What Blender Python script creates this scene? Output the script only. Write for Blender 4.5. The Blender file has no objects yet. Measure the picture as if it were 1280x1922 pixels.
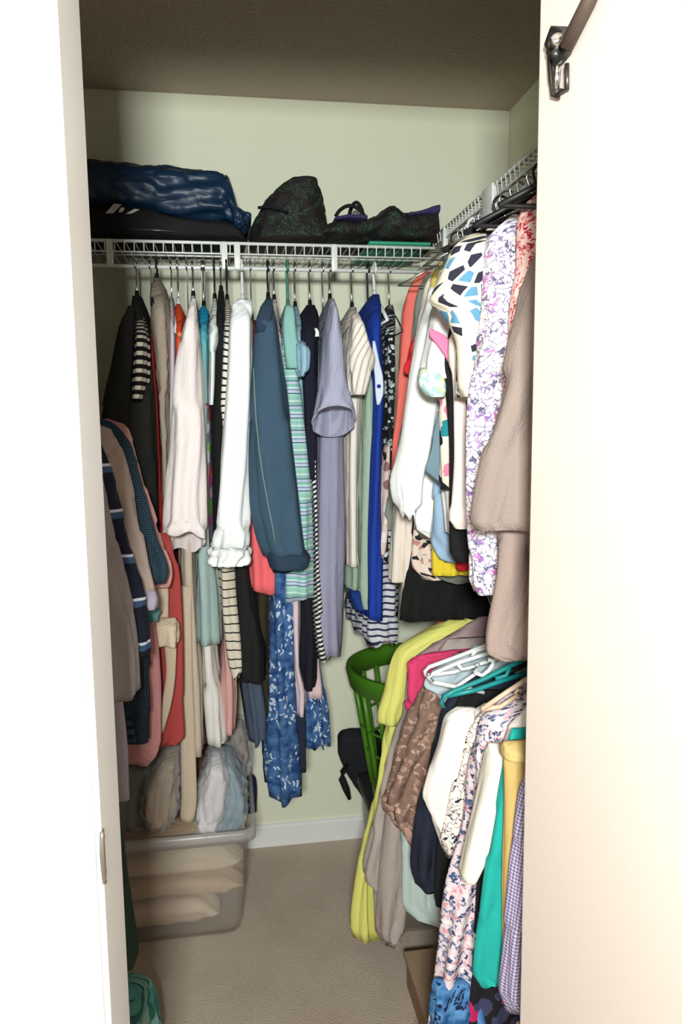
import bpy, math, random
import numpy as np
from mathutils import Vector, Matrix, noise

# ------------------------------------------------------------------ camera, world, lights, exposure
C = bpy.context.scene.collection
SC = bpy.context.scene
YAW, PITCH, ROLL, CAMZ, FPX = 0.15, 0.1223, -0.011, 1.4556, 1400.0
_f = np.array([math.sin(YAW)*math.cos(PITCH), math.cos(YAW)*math.cos(PITCH), -math.sin(PITCH)])
_r0 = np.array([math.cos(YAW), -math.sin(YAW), 0.0]); _u0 = np.cross(_r0, _f)
_r = _r0*math.cos(ROLL) + _u0*math.sin(ROLL); _u = _u0*math.cos(ROLL) - _r0*math.sin(ROLL)
cam = bpy.data.cameras.new('camera'); camo = bpy.data.objects.new('camera', cam); C.objects.link(camo)
camo.matrix_world = Matrix(((_r[0], _u[0], -_f[0], 0), (_r[1], _u[1], -_f[1], 0), (_r[2], _u[2], -_f[2], CAMZ), (0, 0, 0, 1)))
cam.sensor_fit = 'VERTICAL'; cam.sensor_height = 36.0; cam.lens = 36.0*FPX/1922.0; cam.clip_start = 0.02
SC.camera = camo

w = bpy.data.worlds.new('world'); SC.world = w; w.use_nodes = True
w.node_tree.nodes['Background'].inputs[0].default_value = (0.75, 0.85, 1.0, 1); w.node_tree.nodes['Background'].inputs[1].default_value = 0.6

def area(name, loc, rot, sx, sy, power, col):
    l = bpy.data.lights.new(name, 'AREA'); l.shape = 'RECTANGLE'; l.size = sx; l.size_y = sy; l.energy = power; l.color = col
    o = bpy.data.objects.new(name, l); C.objects.link(o); o.location = loc; o.rotation_euler = rot; return o
# the bedroom's small bright lamp behind the photographer, and an added dim fill light from the left, with no window there
area('bedroom_lamp', (-0.092, -0.52, 1.66), (math.pi/2-.03, 0, 0), 0.17, 0.14, 26, (0.94, 1.0, 0.96))
area('side_fill_light', (-2.10, -0.9, 1.35), (math.pi/2, 0, -math.pi/2), 1.6, 1.4, 11, (1.0, 0.92, 0.85))
SC.view_settings.view_transform = 'Standard'; SC.view_settings.look = 'None'
SC.view_settings.exposure = 1.25; SC.view_settings.gamma = 1.0; SC.view_settings.use_curve_mapping = False

# ------------------------------------------------------------------ helpers
random.seed(4)
def at(px, py, Y):
    """point of the closet at depth Y (metres from the photographer) seen towards px, py of the photograph"""
    d = _f + _r*(px-640)/FPX - _u*(py-961)/FPX
    return np.array([0, 0, CAMZ]) + d*(Y/d[1])

def s2l(c): return tuple(((v/255)/12.92 if v/255 <= .04045 else ((v/255+.055)/1.055)**2.4) for v in c)
MATS = {}
class N:
    def __init__(s, name, rough=.9, sheen=0.0, spec=.3):
        s.m = bpy.data.materials.new(name); s.m.use_nodes = True; s.t = s.m.node_tree; s.b = s.t.nodes['Principled BSDF']
        s.b.inputs['Roughness'].default_value = rough; s.b.inputs['Specular IOR Level'].default_value = spec
        if sheen: s.b.inputs['Sheen Weight'].default_value = sheen
        s.uv = None
    def n(s, ty, **k):
        x = s.t.nodes.new(ty)
        for a, v in k.items(): setattr(x, a, v)
        return x
    def l(s, a, b): s.t.links.new(a, b)
    def coord(s):
        if s.uv is None: s.uv = s.n('ShaderNodeUVMap').outputs[0]
        return s.uv
    def math(s, op, a, b=None, c=None):
        x = s.n('ShaderNodeMath', operation=op)
        for i, v in enumerate((a, b, c)):
            if v is None: continue
            if isinstance(v, (int, float)): x.inputs[i].default_value = v
            else: s.l(v, x.inputs[i])
        return x.outputs[0]
    def xy(s, vec=None):
        x = s.n('ShaderNodeSeparateXYZ'); s.l(vec if vec is not None else s.coord(), x.inputs[0]); return x.outputs[0], x.outputs[1]
    def tex(s, ty, scale, vec=None, **k):
        x = s.n(ty); s.l(vec if vec is not None else s.coord(), x.inputs['Vector'])
        x.inputs['Scale'].default_value = scale
        for a, v in k.items():
            if a in x.inputs: x.inputs[a].default_value = v
            else: setattr(x, a, v)
        return x
    def warp(s, scale, amt, vec=None):
        no = s.tex('ShaderNodeTexNoise', scale, vec)
        a = s.n('ShaderNodeVectorMath', operation='SUBTRACT'); s.l(no.outputs['Color'], a.inputs[0]); a.inputs[1].default_value = (.5, .5, .5)
        b = s.n('ShaderNodeVectorMath', operation='SCALE'); s.l(a.outputs[0], b.inputs[0]); b.inputs['Scale'].default_value = amt
        c = s.n('ShaderNodeVectorMath', operation='ADD'); s.l(vec if vec is not None else s.coord(), c.inputs[0]); s.l(b.outputs[0], c.inputs[1])
        return c.outputs[0]
    def ramp(s, fac, stops, interp='CONSTANT'):
        x = s.n('ShaderNodeValToRGB'); x.color_ramp.interpolation = interp; e = x.color_ramp.elements
        while len(e) < len(stops): e.new(1.0)
        for i, (p, c) in enumerate(stops): e[i].position = p; e[i].color = (*s2l(c), 1)
        s.l(fac, x.inputs[0]); return x.outputs[0]
    def mix(s, fac, a, b):
        x = s.n('ShaderNodeMix', data_type='RGBA')
        for i, v in ((0, fac), (6, a), (7, b)):
            if isinstance(v, tuple): x.inputs[i].default_value = (*s2l(v), 1)
            elif isinstance(v, (int, float)): x.inputs[i].default_value = v
            else: s.l(v, x.inputs[i])
        return x.outputs[2]
    def out(s, col, vary=.10, bump=.25, bscale=350, vscale=9, crease=.55):
        no = s.tex('ShaderNodeTexNoise', vscale, Detail=3.0)
        hs = s.n('ShaderNodeHueSaturation')
        s.l(s.math('MULTIPLY_ADD', no.outputs['Fac'], vary*2, 1-vary), hs.inputs['Value'])
        if isinstance(col, tuple): hs.inputs['Color'].default_value = (*s2l(col), 1)
        else: s.l(col, hs.inputs['Color'])
        s.l(hs.outputs[0], s.b.inputs['Base Color'])
        if bump:
            b2 = s.tex('ShaderNodeTexNoise', bscale, Detail=2.0)
            bp = s.n('ShaderNodeBump'); bp.inputs['Strength'].default_value = bump; bp.inputs['Distance'].default_value = .002
            s.l(b2.outputs['Fac'], bp.inputs['Height'])
            mp = s.n('ShaderNodeMapping'); s.l(s.warp(9, .05), mp.inputs[0]); mp.inputs['Scale'].default_value = (26, 3.2, 1); mp.inputs['Rotation'].default_value = (0, 0, .12)
            cr = s.tex('ShaderNodeTexNoise', 1.0, mp.outputs[0], Detail=2.5, Roughness=.45)
            b3 = s.n('ShaderNodeBump'); b3.inputs['Strength'].default_value = crease; b3.inputs['Distance'].default_value = .02
            s.l(cr.outputs['Fac'], b3.inputs['Height']); s.l(bp.outputs[0], b3.inputs['Normal']); s.l(b3.outputs[0], s.b.inputs['Normal'])
        return s.m

def solid(c, rough=.9, bump=.3, bscale=400, vary=.07, sheen=0, name=None, vscale=9):
    k = ('solid', c, rough, bump, bscale, vary)
    if k not in MATS: MATS[k] = N(name or 'fabric_%d_%d_%d' % c, rough, sheen).out(c, vary, bump, bscale, vscale)
    return MATS[k]
def plain(c, rough=.5, metal=0.0, name='plastic'):
    k = ('plain', c, rough, metal)
    if k not in MATS:
        x = N(name, rough, spec=.5); x.b.inputs['Base Color'].default_value = (*s2l(c), 1); x.b.inputs['Metallic'].default_value = metal; MATS[k] = x.m
    return MATS[k]
def stripes(stops, period, axis='v', wob=0.0, name='striped_fabric', slant=0.0):
    """stops: [(start fraction, colour)] repeated every period metres"""
    x = N(name); v = x.warp(7, wob) if wob else None
    a, b = x.xy(v); t = b if axis == 'v' else a; o = a if axis == 'v' else b
    if slant: t = x.math('MULTIPLY_ADD', o, slant, t)
    return x.out(x.ramp(x.math('FRACT', x.math('DIVIDE', t, period)), stops))
def dots(base, dot, scale, size, name='dotted_fabric', rnd=0.0):
    x = N(name); v = x.tex('ShaderNodeTexVoronoi', scale, Randomness=rnd, voronoi_dimensions='2D')
    return x.out(x.mix(x.math('LESS_THAN', v.outputs['Distance'], size), base, dot))
def floral(base, cols, scale, size=.38, name='floral_fabric', warp=.03, thr=0.0):
    """blots of random colours on a base; thr drops a share of them"""
    x = N(name); wv = x.warp(scale*1.3, warp)
    v = x.tex('ShaderNodeTexVoronoi', scale, wv, voronoi_dimensions='2D', Randomness=1.0)
    sp = x.n('ShaderNodeSeparateColor'); x.l(v.outputs['Color'], sp.inputs[0])
    n = len(cols); stops = [(0.0, base)] + [(thr+(1-thr)*i/n, c) for i, c in enumerate(cols)] if thr else [(i/n, c) for i, c in enumerate(cols)]
    col = x.ramp(sp.outputs[0], stops)
    m = x.math('LESS_THAN', v.outputs['Distance'], size)
    return x.out(x.mix(m, base, col))
def patches(base, cols, scale, share, gap=.06, name='patchwork_fabric', rnd=.8):
    """angular patches with gaps, like panels of a ball"""
    x = N(name)
    v = x.tex('ShaderNodeTexVoronoi', scale, voronoi_dimensions='2D', Randomness=rnd)
    e = x.tex('ShaderNodeTexVoronoi', scale, voronoi_dimensions='2D', Randomness=rnd, feature='DISTANCE_TO_EDGE')
    sp = x.n('ShaderNodeSeparateColor'); x.l(v.outputs['Color'], sp.inputs[0])
    n = len(cols); col = x.ramp(sp.outputs[0], [(0, base)] + [(1-share+share*i/n, c) for i, c in enumerate(cols)])
    return x.out(x.mix(x.math('GREATER_THAN', e.outputs['Distance'], gap), base, col), vary=.04)
def lines(base, ink, scale, width, name='sketch_print_fabric', warp=.02, blots=None, bs=30, bsize=.25):
    """thin crossing ink lines on a base, with coloured blots"""
    x = N(name); wv = x.warp(scale*.8, warp)
    e = x.tex('ShaderNodeTexVoronoi', scale, wv, voronoi_dimensions='2D', feature='DISTANCE_TO_EDGE', Randomness=1.0)
    col = x.mix(x.math('LESS_THAN', e.outputs['Distance'], width), base, ink)
    if blots:
        v = x.tex('ShaderNodeTexVoronoi', bs, x.warp(bs*2, .03), voronoi_dimensions='2D')
        sp = x.n('ShaderNodeSeparateColor'); x.l(v.outputs['Color'], sp.inputs[0]); n = len(blots)
        bc = x.ramp(sp.outputs[0], [(i/n, c) for i, c in enumerate(blots)])
        col = x.mix(x.math('MULTIPLY', x.math('LESS_THAN', v.outputs['Distance'], bsize), x.math('GREATER_THAN', sp.outputs[1], .45)), col, bc)
    return x.out(col)
def leafy(base, mid, leaf, scale, name='leaf_print_fabric', thr=.3):
    x = N(name); n1 = x.tex('ShaderNodeTexNoise', scale*1.4, Detail=3.0)
    col = x.ramp(n1.outputs['Fac'], [(.35, base), (.62, mid)], 'LINEAR')
    mp = x.n('ShaderNodeMapping'); x.l(x.warp(scale*.8, .05), mp.inputs[0]); mp.inputs['Scale'].default_value = (2.6, 1.3, 1); mp.inputs['Rotation'].default_value = (0, 0, .5)
    v = x.tex('ShaderNodeTexVoronoi', scale*1.4, mp.outputs[0], voronoi_dimensions='2D')
    sp = x.n('ShaderNodeSeparateColor'); x.l(v.outputs['Color'], sp.inputs[0])
    n2 = x.tex('ShaderNodeTexNoise', scale*.35)
    m = x.math('MULTIPLY', x.math('LESS_THAN', v.outputs['Distance'], thr), x.math('GREATER_THAN', n2.outputs['Fac'], .47))
    m = x.math('MULTIPLY', m, x.math('GREATER_THAN', sp.outputs[0], .3))
    return x.out(x.mix(m, col, leaf))
def gingham(a, b, c, period, name='gingham_fabric'):
    x = N(name); u, v = x.xy()
    fu = x.math('GREATER_THAN', x.math('FRACT', x.math('DIVIDE', u, period)), .5); fv = x.math('GREATER_THAN', x.math('FRACT', x.math('DIVIDE', v, period)), .5)
    return x.out(x.ramp(x.math('DIVIDE', x.math('ADD', fu, fv), 2.5), [(0, a), (.3, b), (.7, c)]))
def gradient(stops, length, name='shaded_dye_fabric'):
    x = N(name); u, v = x.xy(x.warp(20, .02))
    return x.out(x.ramp(x.math('DIVIDE', v, length), stops, 'LINEAR'))

# ------------------------------------------------------------------ objects
def tag(o, label=None, cat=None, group=None, kind=None):
    if label: o['label'] = label
    if cat: o['category'] = cat
    if group: o['group'] = group
    if kind: o['kind'] = kind
    return o
def empty(name, loc, label, cat, group=None):
    o = bpy.data.objects.new(name, None); C.objects.link(o); o.location = loc; o.empty_display_size = .05
    return tag(o, label, cat, group)
def mesh_obj(name, verts, faces, mat, parent=None, smooth=True, uvs=None):
    me = bpy.data.meshes.new(name)
    off = np.array(parent.location if parent is not None and parent.parent is None else (np.array(parent.location)+np.array(parent.parent.location)) if parent is not None else (0, 0, 0))
    V = np.asarray(verts, float)
    if parent is None:
        off = np.array([(V[:, 0].min()+V[:, 0].max())/2, (V[:, 1].min()+V[:, 1].max())/2, V[:, 2].min()])
    me.from_pydata((V-off).tolist(), [], [tuple(f) for f in faces])
    if uvs is not None:
        l = me.uv_layers.new(name='UVMap')
        l.data.foreach_set('uv', np.asarray(uvs, dtype=np.float32).ravel())
    me.polygons.foreach_set('use_smooth', [smooth]*len(me.polygons))
    me.materials.append(mat); me.update()
    o = bpy.data.objects.new(name, me); C.objects.link(o)
    if parent is not None: o.parent = parent
    else: o.location = off
    return o

class MB:
    """collects boxes, tubes and lathes into one mesh"""
    def __init__(s): s.v = []; s.f = []
    def add(s, v, f):
        k = len(s.v); s.v += [tuple(p) for p in v]; s.f += [tuple(i+k for i in q) for q in f]; return s
    def box(s, x0, x1, y0, y1, z0, z1, bev=0.0):
        if bev <= 0:
            v = [(x, y, z) for z in (z0, z1) for y in (y0, y1) for x in (x0, x1)]
            return s.add(v, [(0, 2, 3, 1), (4, 5, 7, 6), (0, 1, 5, 4), (2, 6, 7, 3), (0, 4, 6, 2), (1, 3, 7, 5)])
        import bmesh
        bm = bmesh.new(); bmesh.ops.create_cube(bm, size=1)
        for p in bm.verts: p.co = ((x0+x1)/2+p.co.x*(x1-x0), (y0+y1)/2+p.co.y*(y1-y0), (z0+z1)/2+p.co.z*(z1-z0))
        bmesh.ops.bevel(bm, geom=bm.edges[:], offset=bev, segments=2, affect='EDGES', profile=.5)
        bm.verts.ensure_lookup_table(); bm.verts.index_update()
        s.add([tuple(p.co) for p in bm.verts], [tuple(q.index for q in fc.verts) for fc in bm.faces]); bm.free(); return s
    def tube(s, path, r, n=8, closed=False, cap=True):
        P = [np.array(p, float) for p in path]; m = len(P); rings = []
        up = np.array([0.137, 0.211, .968])
        for i in range(m):
            t = (P[(i+1) % m]-P[i-1]) if closed else (P[min(i+1, m-1)]-P[max(i-1, 0)])
            t /= (np.linalg.norm(t)+1e-9)
            a = np.cross(t, up)
            if np.linalg.norm(a) < .15: a = np.cross(t, np.array([1., .2, 0]))
            a /= np.linalg.norm(a); b = np.cross(t, a); rr = r[i] if isinstance(r, (list, tuple)) else r
            rings.append([P[i]+rr*(a*math.cos(2*math.pi*k/n)+b*math.sin(2*math.pi*k/n)) for k in range(n)])
        v = [q for R in rings for q in R]; f = []
        for i in range(m if closed else m-1):
            j = (i+1) % m
            for k in range(n): f.append((i*n+k, i*n+(k+1) % n, j*n+(k+1) % n, j*n+k))
        if cap and not closed: f.append(tuple(range(n))[::-1]); f.append(tuple((m-1)*n+k for k in range(n)))
        return s.add(v, f)
    def build(s, name, mat, parent=None, smooth=True):
        return mesh_obj(name, s.v, s.f, mat, parent, smooth)

def interp(ks, vs, q):
    """monotone-ish smooth interpolation of station values"""
    ks = np.array(ks, float); vs = np.array(vs, float)
    if len(ks) < 3: return np.interp(q, ks, vs)
    d = np.diff(vs)/np.diff(ks); m = np.zeros(len(ks)); m[0] = d[0]; m[-1] = d[-1]
    for i in range(1, len(ks)-1): m[i] = 0 if d[i-1]*d[i] <= 0 else 2*d[i-1]*d[i]/(d[i-1]+d[i])
    i = np.clip(np.searchsorted(ks, q)-1, 0, len(ks)-2); h = ks[i+1]-ks[i]; t = (q-ks[i])/h
    return (2*t**3-3*t**2+1)*vs[i]+(t**3-2*t**2+t)*h*m[i]+(-2*t**3+3*t**2)*vs[i+1]+(t**3-t**2)*h*m[i+1]

def loft(secs, ring=76, fold=.006, wave=.042, rough=.0, rfreq=14, expo=3.6, seed=0, hem=True, fold0=.25, tilt=0.0, ragged=0.0, twist=0.0):
    """closed cloth body through sections (A, B, y_front, y_back); A and B are the two rims of a section"""
    rnd = random.Random(seed); ph = rnd.uniform(0, 6.28); so = Vector((rnd.uniform(-50, 50), rnd.uniform(-50, 50), 0))
    rows = len(secs); V = []; UV = []; vacc = 0; prevc = None
    th = np.linspace(0, 2*math.pi, ring, endpoint=False)+math.pi/2
    tq = np.linspace(0, 2*math.pi, 1441)+math.pi/2
    qx = np.sign(np.cos(tq))*np.abs(np.cos(tq))**(2/expo); qy = np.sign(np.sin(tq))*np.abs(np.sin(tq))**(2/expo)
    A, B, yf, yb = secs[len(secs)//2]; asp = min(3.0, max(.6, ((yb-yf)/(np.linalg.norm(np.array(B)-np.array(A))+1e-6))**.5))
    ql = np.concatenate([[0], np.cumsum(np.hypot(np.diff(qx), np.diff(qy)*asp))]); qs = np.linspace(0, ql[-1], ring, endpoint=False)
    cx = np.interp(qs, ql, qx); cy = np.interp(qs, ql, qy)
    for r, (A, B, yf, yb) in enumerate(secs):
        A = np.array(A); B = np.array(B); c = (A+B)/2; h = (B-A)/2; hl = np.linalg.norm(h)+1e-6; hd = h/hl
        t = r/(rows-1)
        a = cx*hl; b = cy*(yb-yf)/2
        ta = np.roll(a, -1)-np.roll(a, 1); tb = np.roll(b, -1)-np.roll(b, 1); tl = np.sqrt(ta**2+tb**2)+1e-9
        na, nb = tb/tl, -ta/tl
        sgn = np.sign((na*a+nb*b).sum()); na *= sgn; nb *= sgn
        seg = np.sqrt((np.roll(a, -1)-a)**2+(np.roll(b, -1)-b)**2); s = np.concatenate([[0], np.cumsum(seg)[:-1]]); L = seg.sum()
        k = max(2, round(L/wave)); lim = min(1.0, hl/.018)
        wt = fold0+(1-fold0)*t
        wob = noise.noise(Vector((t*2.2, 3.1, 0))+so)*2.2+twist*t
        dsp = fold*wt*lim*(np.sin(2*math.pi*k*s/L+ph+wob)+.5*np.sin(2*math.pi*(k//2+1)*s/L+ph*2-wob))
        if rough:
            base = [Vector(tuple(c+hd*a[i]+np.array([0, b[i], 0])))*rfreq+so for i in range(ring)]
            dsp = dsp+np.array([rough*noise.turbulence(q, 3, True)*1.0-rough*.6 for q in base])
        a = a+na*dsp; b = b+nb*dsp
        pts = c[None, :]+hd[None, :]*a[:, None]; pts[:, 1] += (yf+yb)/2-c[1]; pts[:, 1] += b
        if tilt and t > .8: pts[:, 2] += -tilt*((t-.8)/.2)*cy
        if ragged and r == rows-1: pts[:, 2] += ragged*np.sin(6*th+ph)
        if prevc is not None: vacc += np.linalg.norm(c-prevc)
        prevc = c
        V.append(pts); UV.append(np.stack([s, np.full(ring, vacc)], 1)); lastL = L
    F = []; FU = []
    nrm = 1
    for r in range(rows-1):
        for i in range(ring):
            j = (i+1) % ring
            F.append((r*ring+i, (r+1)*ring+i, (r+1)*ring+j, r*ring+j))
            u0 = UV[r][i]; u1 = UV[r+1][i]; L0 = UV[r][-1][0]; L1 = UV[r+1][-1][0]
            uj0 = UV[r][j] if j else np.array([L0*ring/(ring-1), UV[r][0][1]]); uj1 = UV[r+1][j] if j else np.array([L1*ring/(ring-1), UV[r+1][0][1]])
            FU += [u0, u1, uj1, uj0]
    allv = [p for R in V for p in R]
    F.append(tuple(range(ring))); FU += [UV[0][0]]*ring
    last = (rows-1)*ring
    if hem:
        c = V[-1].mean(0); inn = c+(V[-1]-c)*.93; cu = V[-2].mean(0)
        k2 = min(rows-1, 4); up = V[-1-k2]; cu = up.mean(0); inn2 = cu+(up-cu)*.88
        o1 = len(allv); allv += list(inn); o2 = len(allv); allv += list(inn2)
        for i in range(ring):
            j = (i+1) % ring
            F.append((last+i, o1+i, o1+j, last+j)); FU += [UV[-1][0]]*4
            F.append((o1+i, o2+i, o2+j, o1+j)); FU += [UV[-1][i], UV[-2][i], UV[-2][i], UV[-1][i]]
        F.append(tuple(o2+i for i in range(ring))[::-1]); FU += [UV[-1][0]]*ring
    else:
        F.append(tuple(last+i for i in range(ring))[::-1]); FU += [UV[-1][0]]*ring
    return allv, F, FU

RODB_Y, RODB_Z = 2.129, 1.872        # back hanging rail
RODR_X, RODR_Z = 0.62, 1.925         # right upper rail
RODQ_X, RODQ_Z = 0.62, 1.045         # right lower rail
RODL_X, RODL_Z = -0.45, 1.60         # left rail
SEED = [0]
def cloth(name, mat, parent, secs, sub=(), **k):
    SEED[0] += 1
    v, f, uv = loft(secs, seed=SEED[0], **k)
    o = mesh_obj(name, v, f, mat, parent, True, uv)
    for p in sub: p(o, o)
    return o
def rows_of(st, n): return np.linspace(st[0][0], st[-1][0], n)
def secs_back(st, Y, yb=2.33, n=34, shoulder=70):
    """garment on the back rail: stations (py, x left, x right); the shoulder slopes down towards the viewer"""
    q = rows_of(st, n); xl = interp([s[0] for s in st], [s[1] for s in st], q); xr = interp([s[0] for s in st], [s[2] for s in st], q); out = []
    for i, py in enumerate(q):
        t = 1.0 if shoulder <= 0 else min(1.0, (py-q[0])/shoulder); t = math.sin(t*math.pi/2)
        yf = (RODB_Y-.03)*(1-t)+Y*t; y2 = (RODB_Y+.03)*(1-t)+yb*t
        out.append((at(xl[i], py, yf), at(xr[i], py, yf), yf, y2))
    return out
def secs_flat(st, Y, T, n=34):
    """cloth piece in the plane Y, T thick: stations (py, x left, x right)"""
    q = rows_of(st, n); xl = interp([s[0] for s in st], [s[1] for s in st], q); xr = interp([s[0] for s in st], [s[2] for s in st], q)
    return [(at(xl[i], q[i], Y), at(xr[i], q[i], Y), Y-T/2*min(1, .25+(i/4)), Y+T/2*min(1, .25+i/4)) for i in range(n)]
def secs_side(st, Y, T, rod, n=34, lim=.30, side=1):
    """garment on a side rail: stations (py, x of the rim towards the room); the other rim mirrors it about the rail"""
    q = rows_of(st, n); xl = interp([s[0] for s in st], [s[1] for s in st], q); out = []
    xr = interp([s[0] for s in st], [s[2] for s in st], q) if len(st[0]) > 2 else None
    for i in range(n):
        A = at(xl[i], q[i], Y); B = A.copy(); B[0] = at(xr[i], q[i], Y)[0] if xr is not None else rod+(rod-A[0]); B[0] = min(B[0], rod+lim-.015) if side > 0 else max(B[0], rod-lim+.015)
        if (B[0]-A[0])*side < .02: B[0] = A[0]+.02*side
        tk = T*min(1, .3+i/6)
        if side < 0: A, B = B, A
        out.append((A, B, Y-tk/2, Y+tk/2))
    return out

# ---- hangers
HM = {'black plastic': plain((22, 22, 24), .45), 'white plastic': plain((232, 234, 236), .4), 'clear plastic': plain((205, 212, 214), .15),
      'chrome wire': plain((190, 192, 195), .25, 1.0, 'chrome'), 'teal plastic': plain((24, 140, 140), .4), 'beige plastic': plain((214, 186, 160), .5),
      'green plastic': plain((70, 130, 110), .4), 'dark velvet': solid((28, 26, 30))}
CHROME = plain((225, 226, 228), .18, 1.0, 'chrome')
def hanger(kind, rod, axis, neck, short, width=.19, half_only=False):
    """rod: point on the rail above; axis: unit vector along the hanger's shoulders; neck: point where the shoulders meet"""
    rod = np.array(rod, float); neck = np.array(neck, float); ax = np.array(axis, float)
    o = empty('clothes_hanger', (neck[0], neck[1], neck[2]-.09), kind+' clothes hanger '+short, 'hanger', 'clothes hangers')
    r = .0042 if 'white' in kind or 'teal' in kind or 'green' in kind else (.0022 if 'wire' in kind else .003)
    hm = HM[kind] if r > .0035 or 'wire' in kind or 'velvet' in kind else CHROME
    if kind == 'black plastic' and len(short) % 2: hm = HM[kind]
    R = .019; path = []
    for k in range(11):
        a = math.radians(-35+k*21.5); path.append(rod+np.array([0, 0, .003])+R*(ax*math.cos(a)+np.array([0, 0, 1])*math.sin(a)))
    path += [rod*.5+neck*.5-ax*R*.35, neck]
    MB().tube(path, r, 8).build('hook', hm, o)
    m = MB(); L = neck-ax*width+np.array([0, 0, -.085]); Q = neck+ax*width+np.array([0, 0, -.085])
    br = .0045 if r > .0035 else (.0022 if 'wire' in kind else .0055)
    m.tube([L, L*.55+neck*.45+np.array([0, 0, .006]), neck, Q*.55+neck*.45+np.array([0, 0, .006]), Q], br, 8)
    m.build('shoulder_bar', HM[kind], o)
    MB().tube([L, Q], br*.8, 8).build('trouser_bar', HM[kind], o)
    if 'wire' not in kind: MB().tube([neck+np.array([0, 0, -.012]), neck+np.array([0, 0, .022])], [.008, .005], 8).build('neck_clip', HM[kind], o)
    return o

def put(o, parts):
    for p in parts: p(o)
def garment(name, cat, label, short, secs, mat, hang=None, rod=None, axis=None, group=None, parts=(), neck=None, hw=.17, **k):
    A, B, yf, yb = secs[-1]; c = (np.array(A)+np.array(B))/2
    o = empty(name, (c[0], (yf+yb)/2, c[2]), label, cat, group)
    body = cloth('body', mat, o, secs, **k)
    for p in parts: p(o, body)
    if hang:
        A, B, yf, yb = secs[0]; c = (np.array(A)+np.array(B))/2
        nk = np.array([c[0], (yf+yb)/2, c[2]-.004]) if neck is None else np.array(neck)
        rp = np.array(rod, float).copy()
        if axis[1]: rp[0] = nk[0]          # back rail runs along x
        else: rp[1] = nk[1]
        hanger(hang, rp, axis, nk, short, hw)
    return o
def piece(pname, mat, secs, **k):
    return lambda o, b: cloth(pname, mat, o, secs, **k)
def tubepart(pname, mat, pts, r, n=6):
    return lambda o, b: MB().tube(pts, r, n).build(pname, mat, o)
def buttons(pts, mat, r=.006):
    def fn(o, b):
        for p in pts:
            MB().tube([np.array(p)+(0, .003, 0), np.array(p)-(0, .003, 0)], r, 10).build('button', mat, o)
    return fn
BACKG, RIGHTG, LOWG, LEFTG = 'clothes on the back rail', 'clothes on the upper right rail', 'clothes on the lower right rail', 'clothes on the left rail'
def back(name, cat, label, short, mat, st, Y=1.93, hang=None, parts=(), yb=2.33, shoulder=70, **k):
    return garment(name, cat, label, short, secs_back(st, Y, yb, shoulder=shoulder), mat, hang, (0, RODB_Y, RODB_Z), (0, -1, 0), BACKG, parts, **k)
def right(name, cat, label, short, mat, st, Y, T=.06, hang=None, parts=(), low=False, **k):
    X, Z = (RODQ_X, RODQ_Z) if low else (RODR_X, RODR_Z); s = secs_side(st, Y, T, X)
    nk = (X, Y, min(Z-.045, max(at(st[0][1], st[0][0], Y)[2], Z-.09)))
    e = min(s, key=lambda q: abs(q[0][2]-nk[2]+.085)); hw = min(.19, max(.05, X-e[0][0]-.02))
    return garment(name, cat, label, short, s, mat, hang, (X, Y, Z), (1, 0, 0), LOWG if low else RIGHTG, parts, neck=nk, hw=hw, **k)
def left(name, cat, label, short, mat, st, Y, T=.05, hang=None, parts=(), **k):
    s = secs_side(st, Y, T, RODL_X, side=-1)
    nk = (RODL_X, Y, min(RODL_Z-.05, max(at(st[0][1], st[0][0], Y)[2], RODL_Z-.1)))
    e = min(s, key=lambda q: abs(q[1][2]-nk[2]+.085)); hw = min(.19, max(.05, e[1][0]-RODL_X-.02))
    return garment(name, cat, label, short, s, mat, hang, (RODL_X, Y, RODL_Z), (1, 0, 0), LEFTG, parts, neck=nk, hw=hw, **k)

# ------------------------------------------------------------------ the setting
XL, XR, YB, ZC, YF0, YF1 = -0.78, 0.9314, 2.434, 2.44, 0.80, 0.92
def struct(name, mb, mat, smooth=False):
    return tag(mb.build(name, mat, None, smooth), kind='structure')
def obj_noise_mat(name, col, rough, bump, scale, dist, vary=.03, vscale=3):
    x = N(name, rough); oc = x.n('ShaderNodeTexCoord').outputs['Object']; x.uv = oc
    x.out(col, vary, 0, 1, vscale)
    n = x.tex('ShaderNodeTexNoise', scale, oc, Detail=4.0); bp = x.n('ShaderNodeBump'); bp.inputs['Strength'].default_value = bump; bp.inputs['Distance'].default_value = dist
    x.l(n.outputs['Fac'], bp.inputs['Height']); x.l(bp.outputs[0], x.b.inputs['Normal']); return x.m
M_WALL = obj_noise_mat('cream_wall_paint', (233, 233, 211), .85, .15, 120, .002)
M_CEIL = obj_noise_mat('textured_ceiling_paint', (190, 175, 158), .95, .9, 90, .008)
M_TRIM = plain((240, 240, 240), .45, 0, 'white_trim_paint')
M_ROOM = obj_noise_mat('bedroom_wall_paint', (225, 220, 212), .85, .1, 120, .002)
M_DOOR = obj_noise_mat('warm_white_door_paint', (204, 192, 184), .55, .03, 200, .001)
xm = N('beige_carpet', 1.0, sheen=.3); oc = xm.n('ShaderNodeTexCoord').outputs['Object']; xm.uv = oc
n1 = xm.tex('ShaderNodeTexNoise', 7, oc, Detail=6.0); n2 = xm.tex('ShaderNodeTexNoise', 260, oc, Detail=2.0)
cc = xm.mix(n2.outputs['Fac'], (184, 166, 146), (236, 220, 200)); cc = xm.mix(xm.math('MULTIPLY', n1.outputs['Fac'], .75), cc, (168, 140, 118))
xm.l(cc, xm.b.inputs['Base Color']); bp = xm.n('ShaderNodeBump'); bp.inputs['Strength'].default_value = .8; bp.inputs['Distance'].default_value = .006
xm.l(n2.outputs['Fac'], bp.inputs['Height']); xm.l(bp.outputs[0], xm.b.inputs['Normal']); M_CARPET = xm.m

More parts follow.
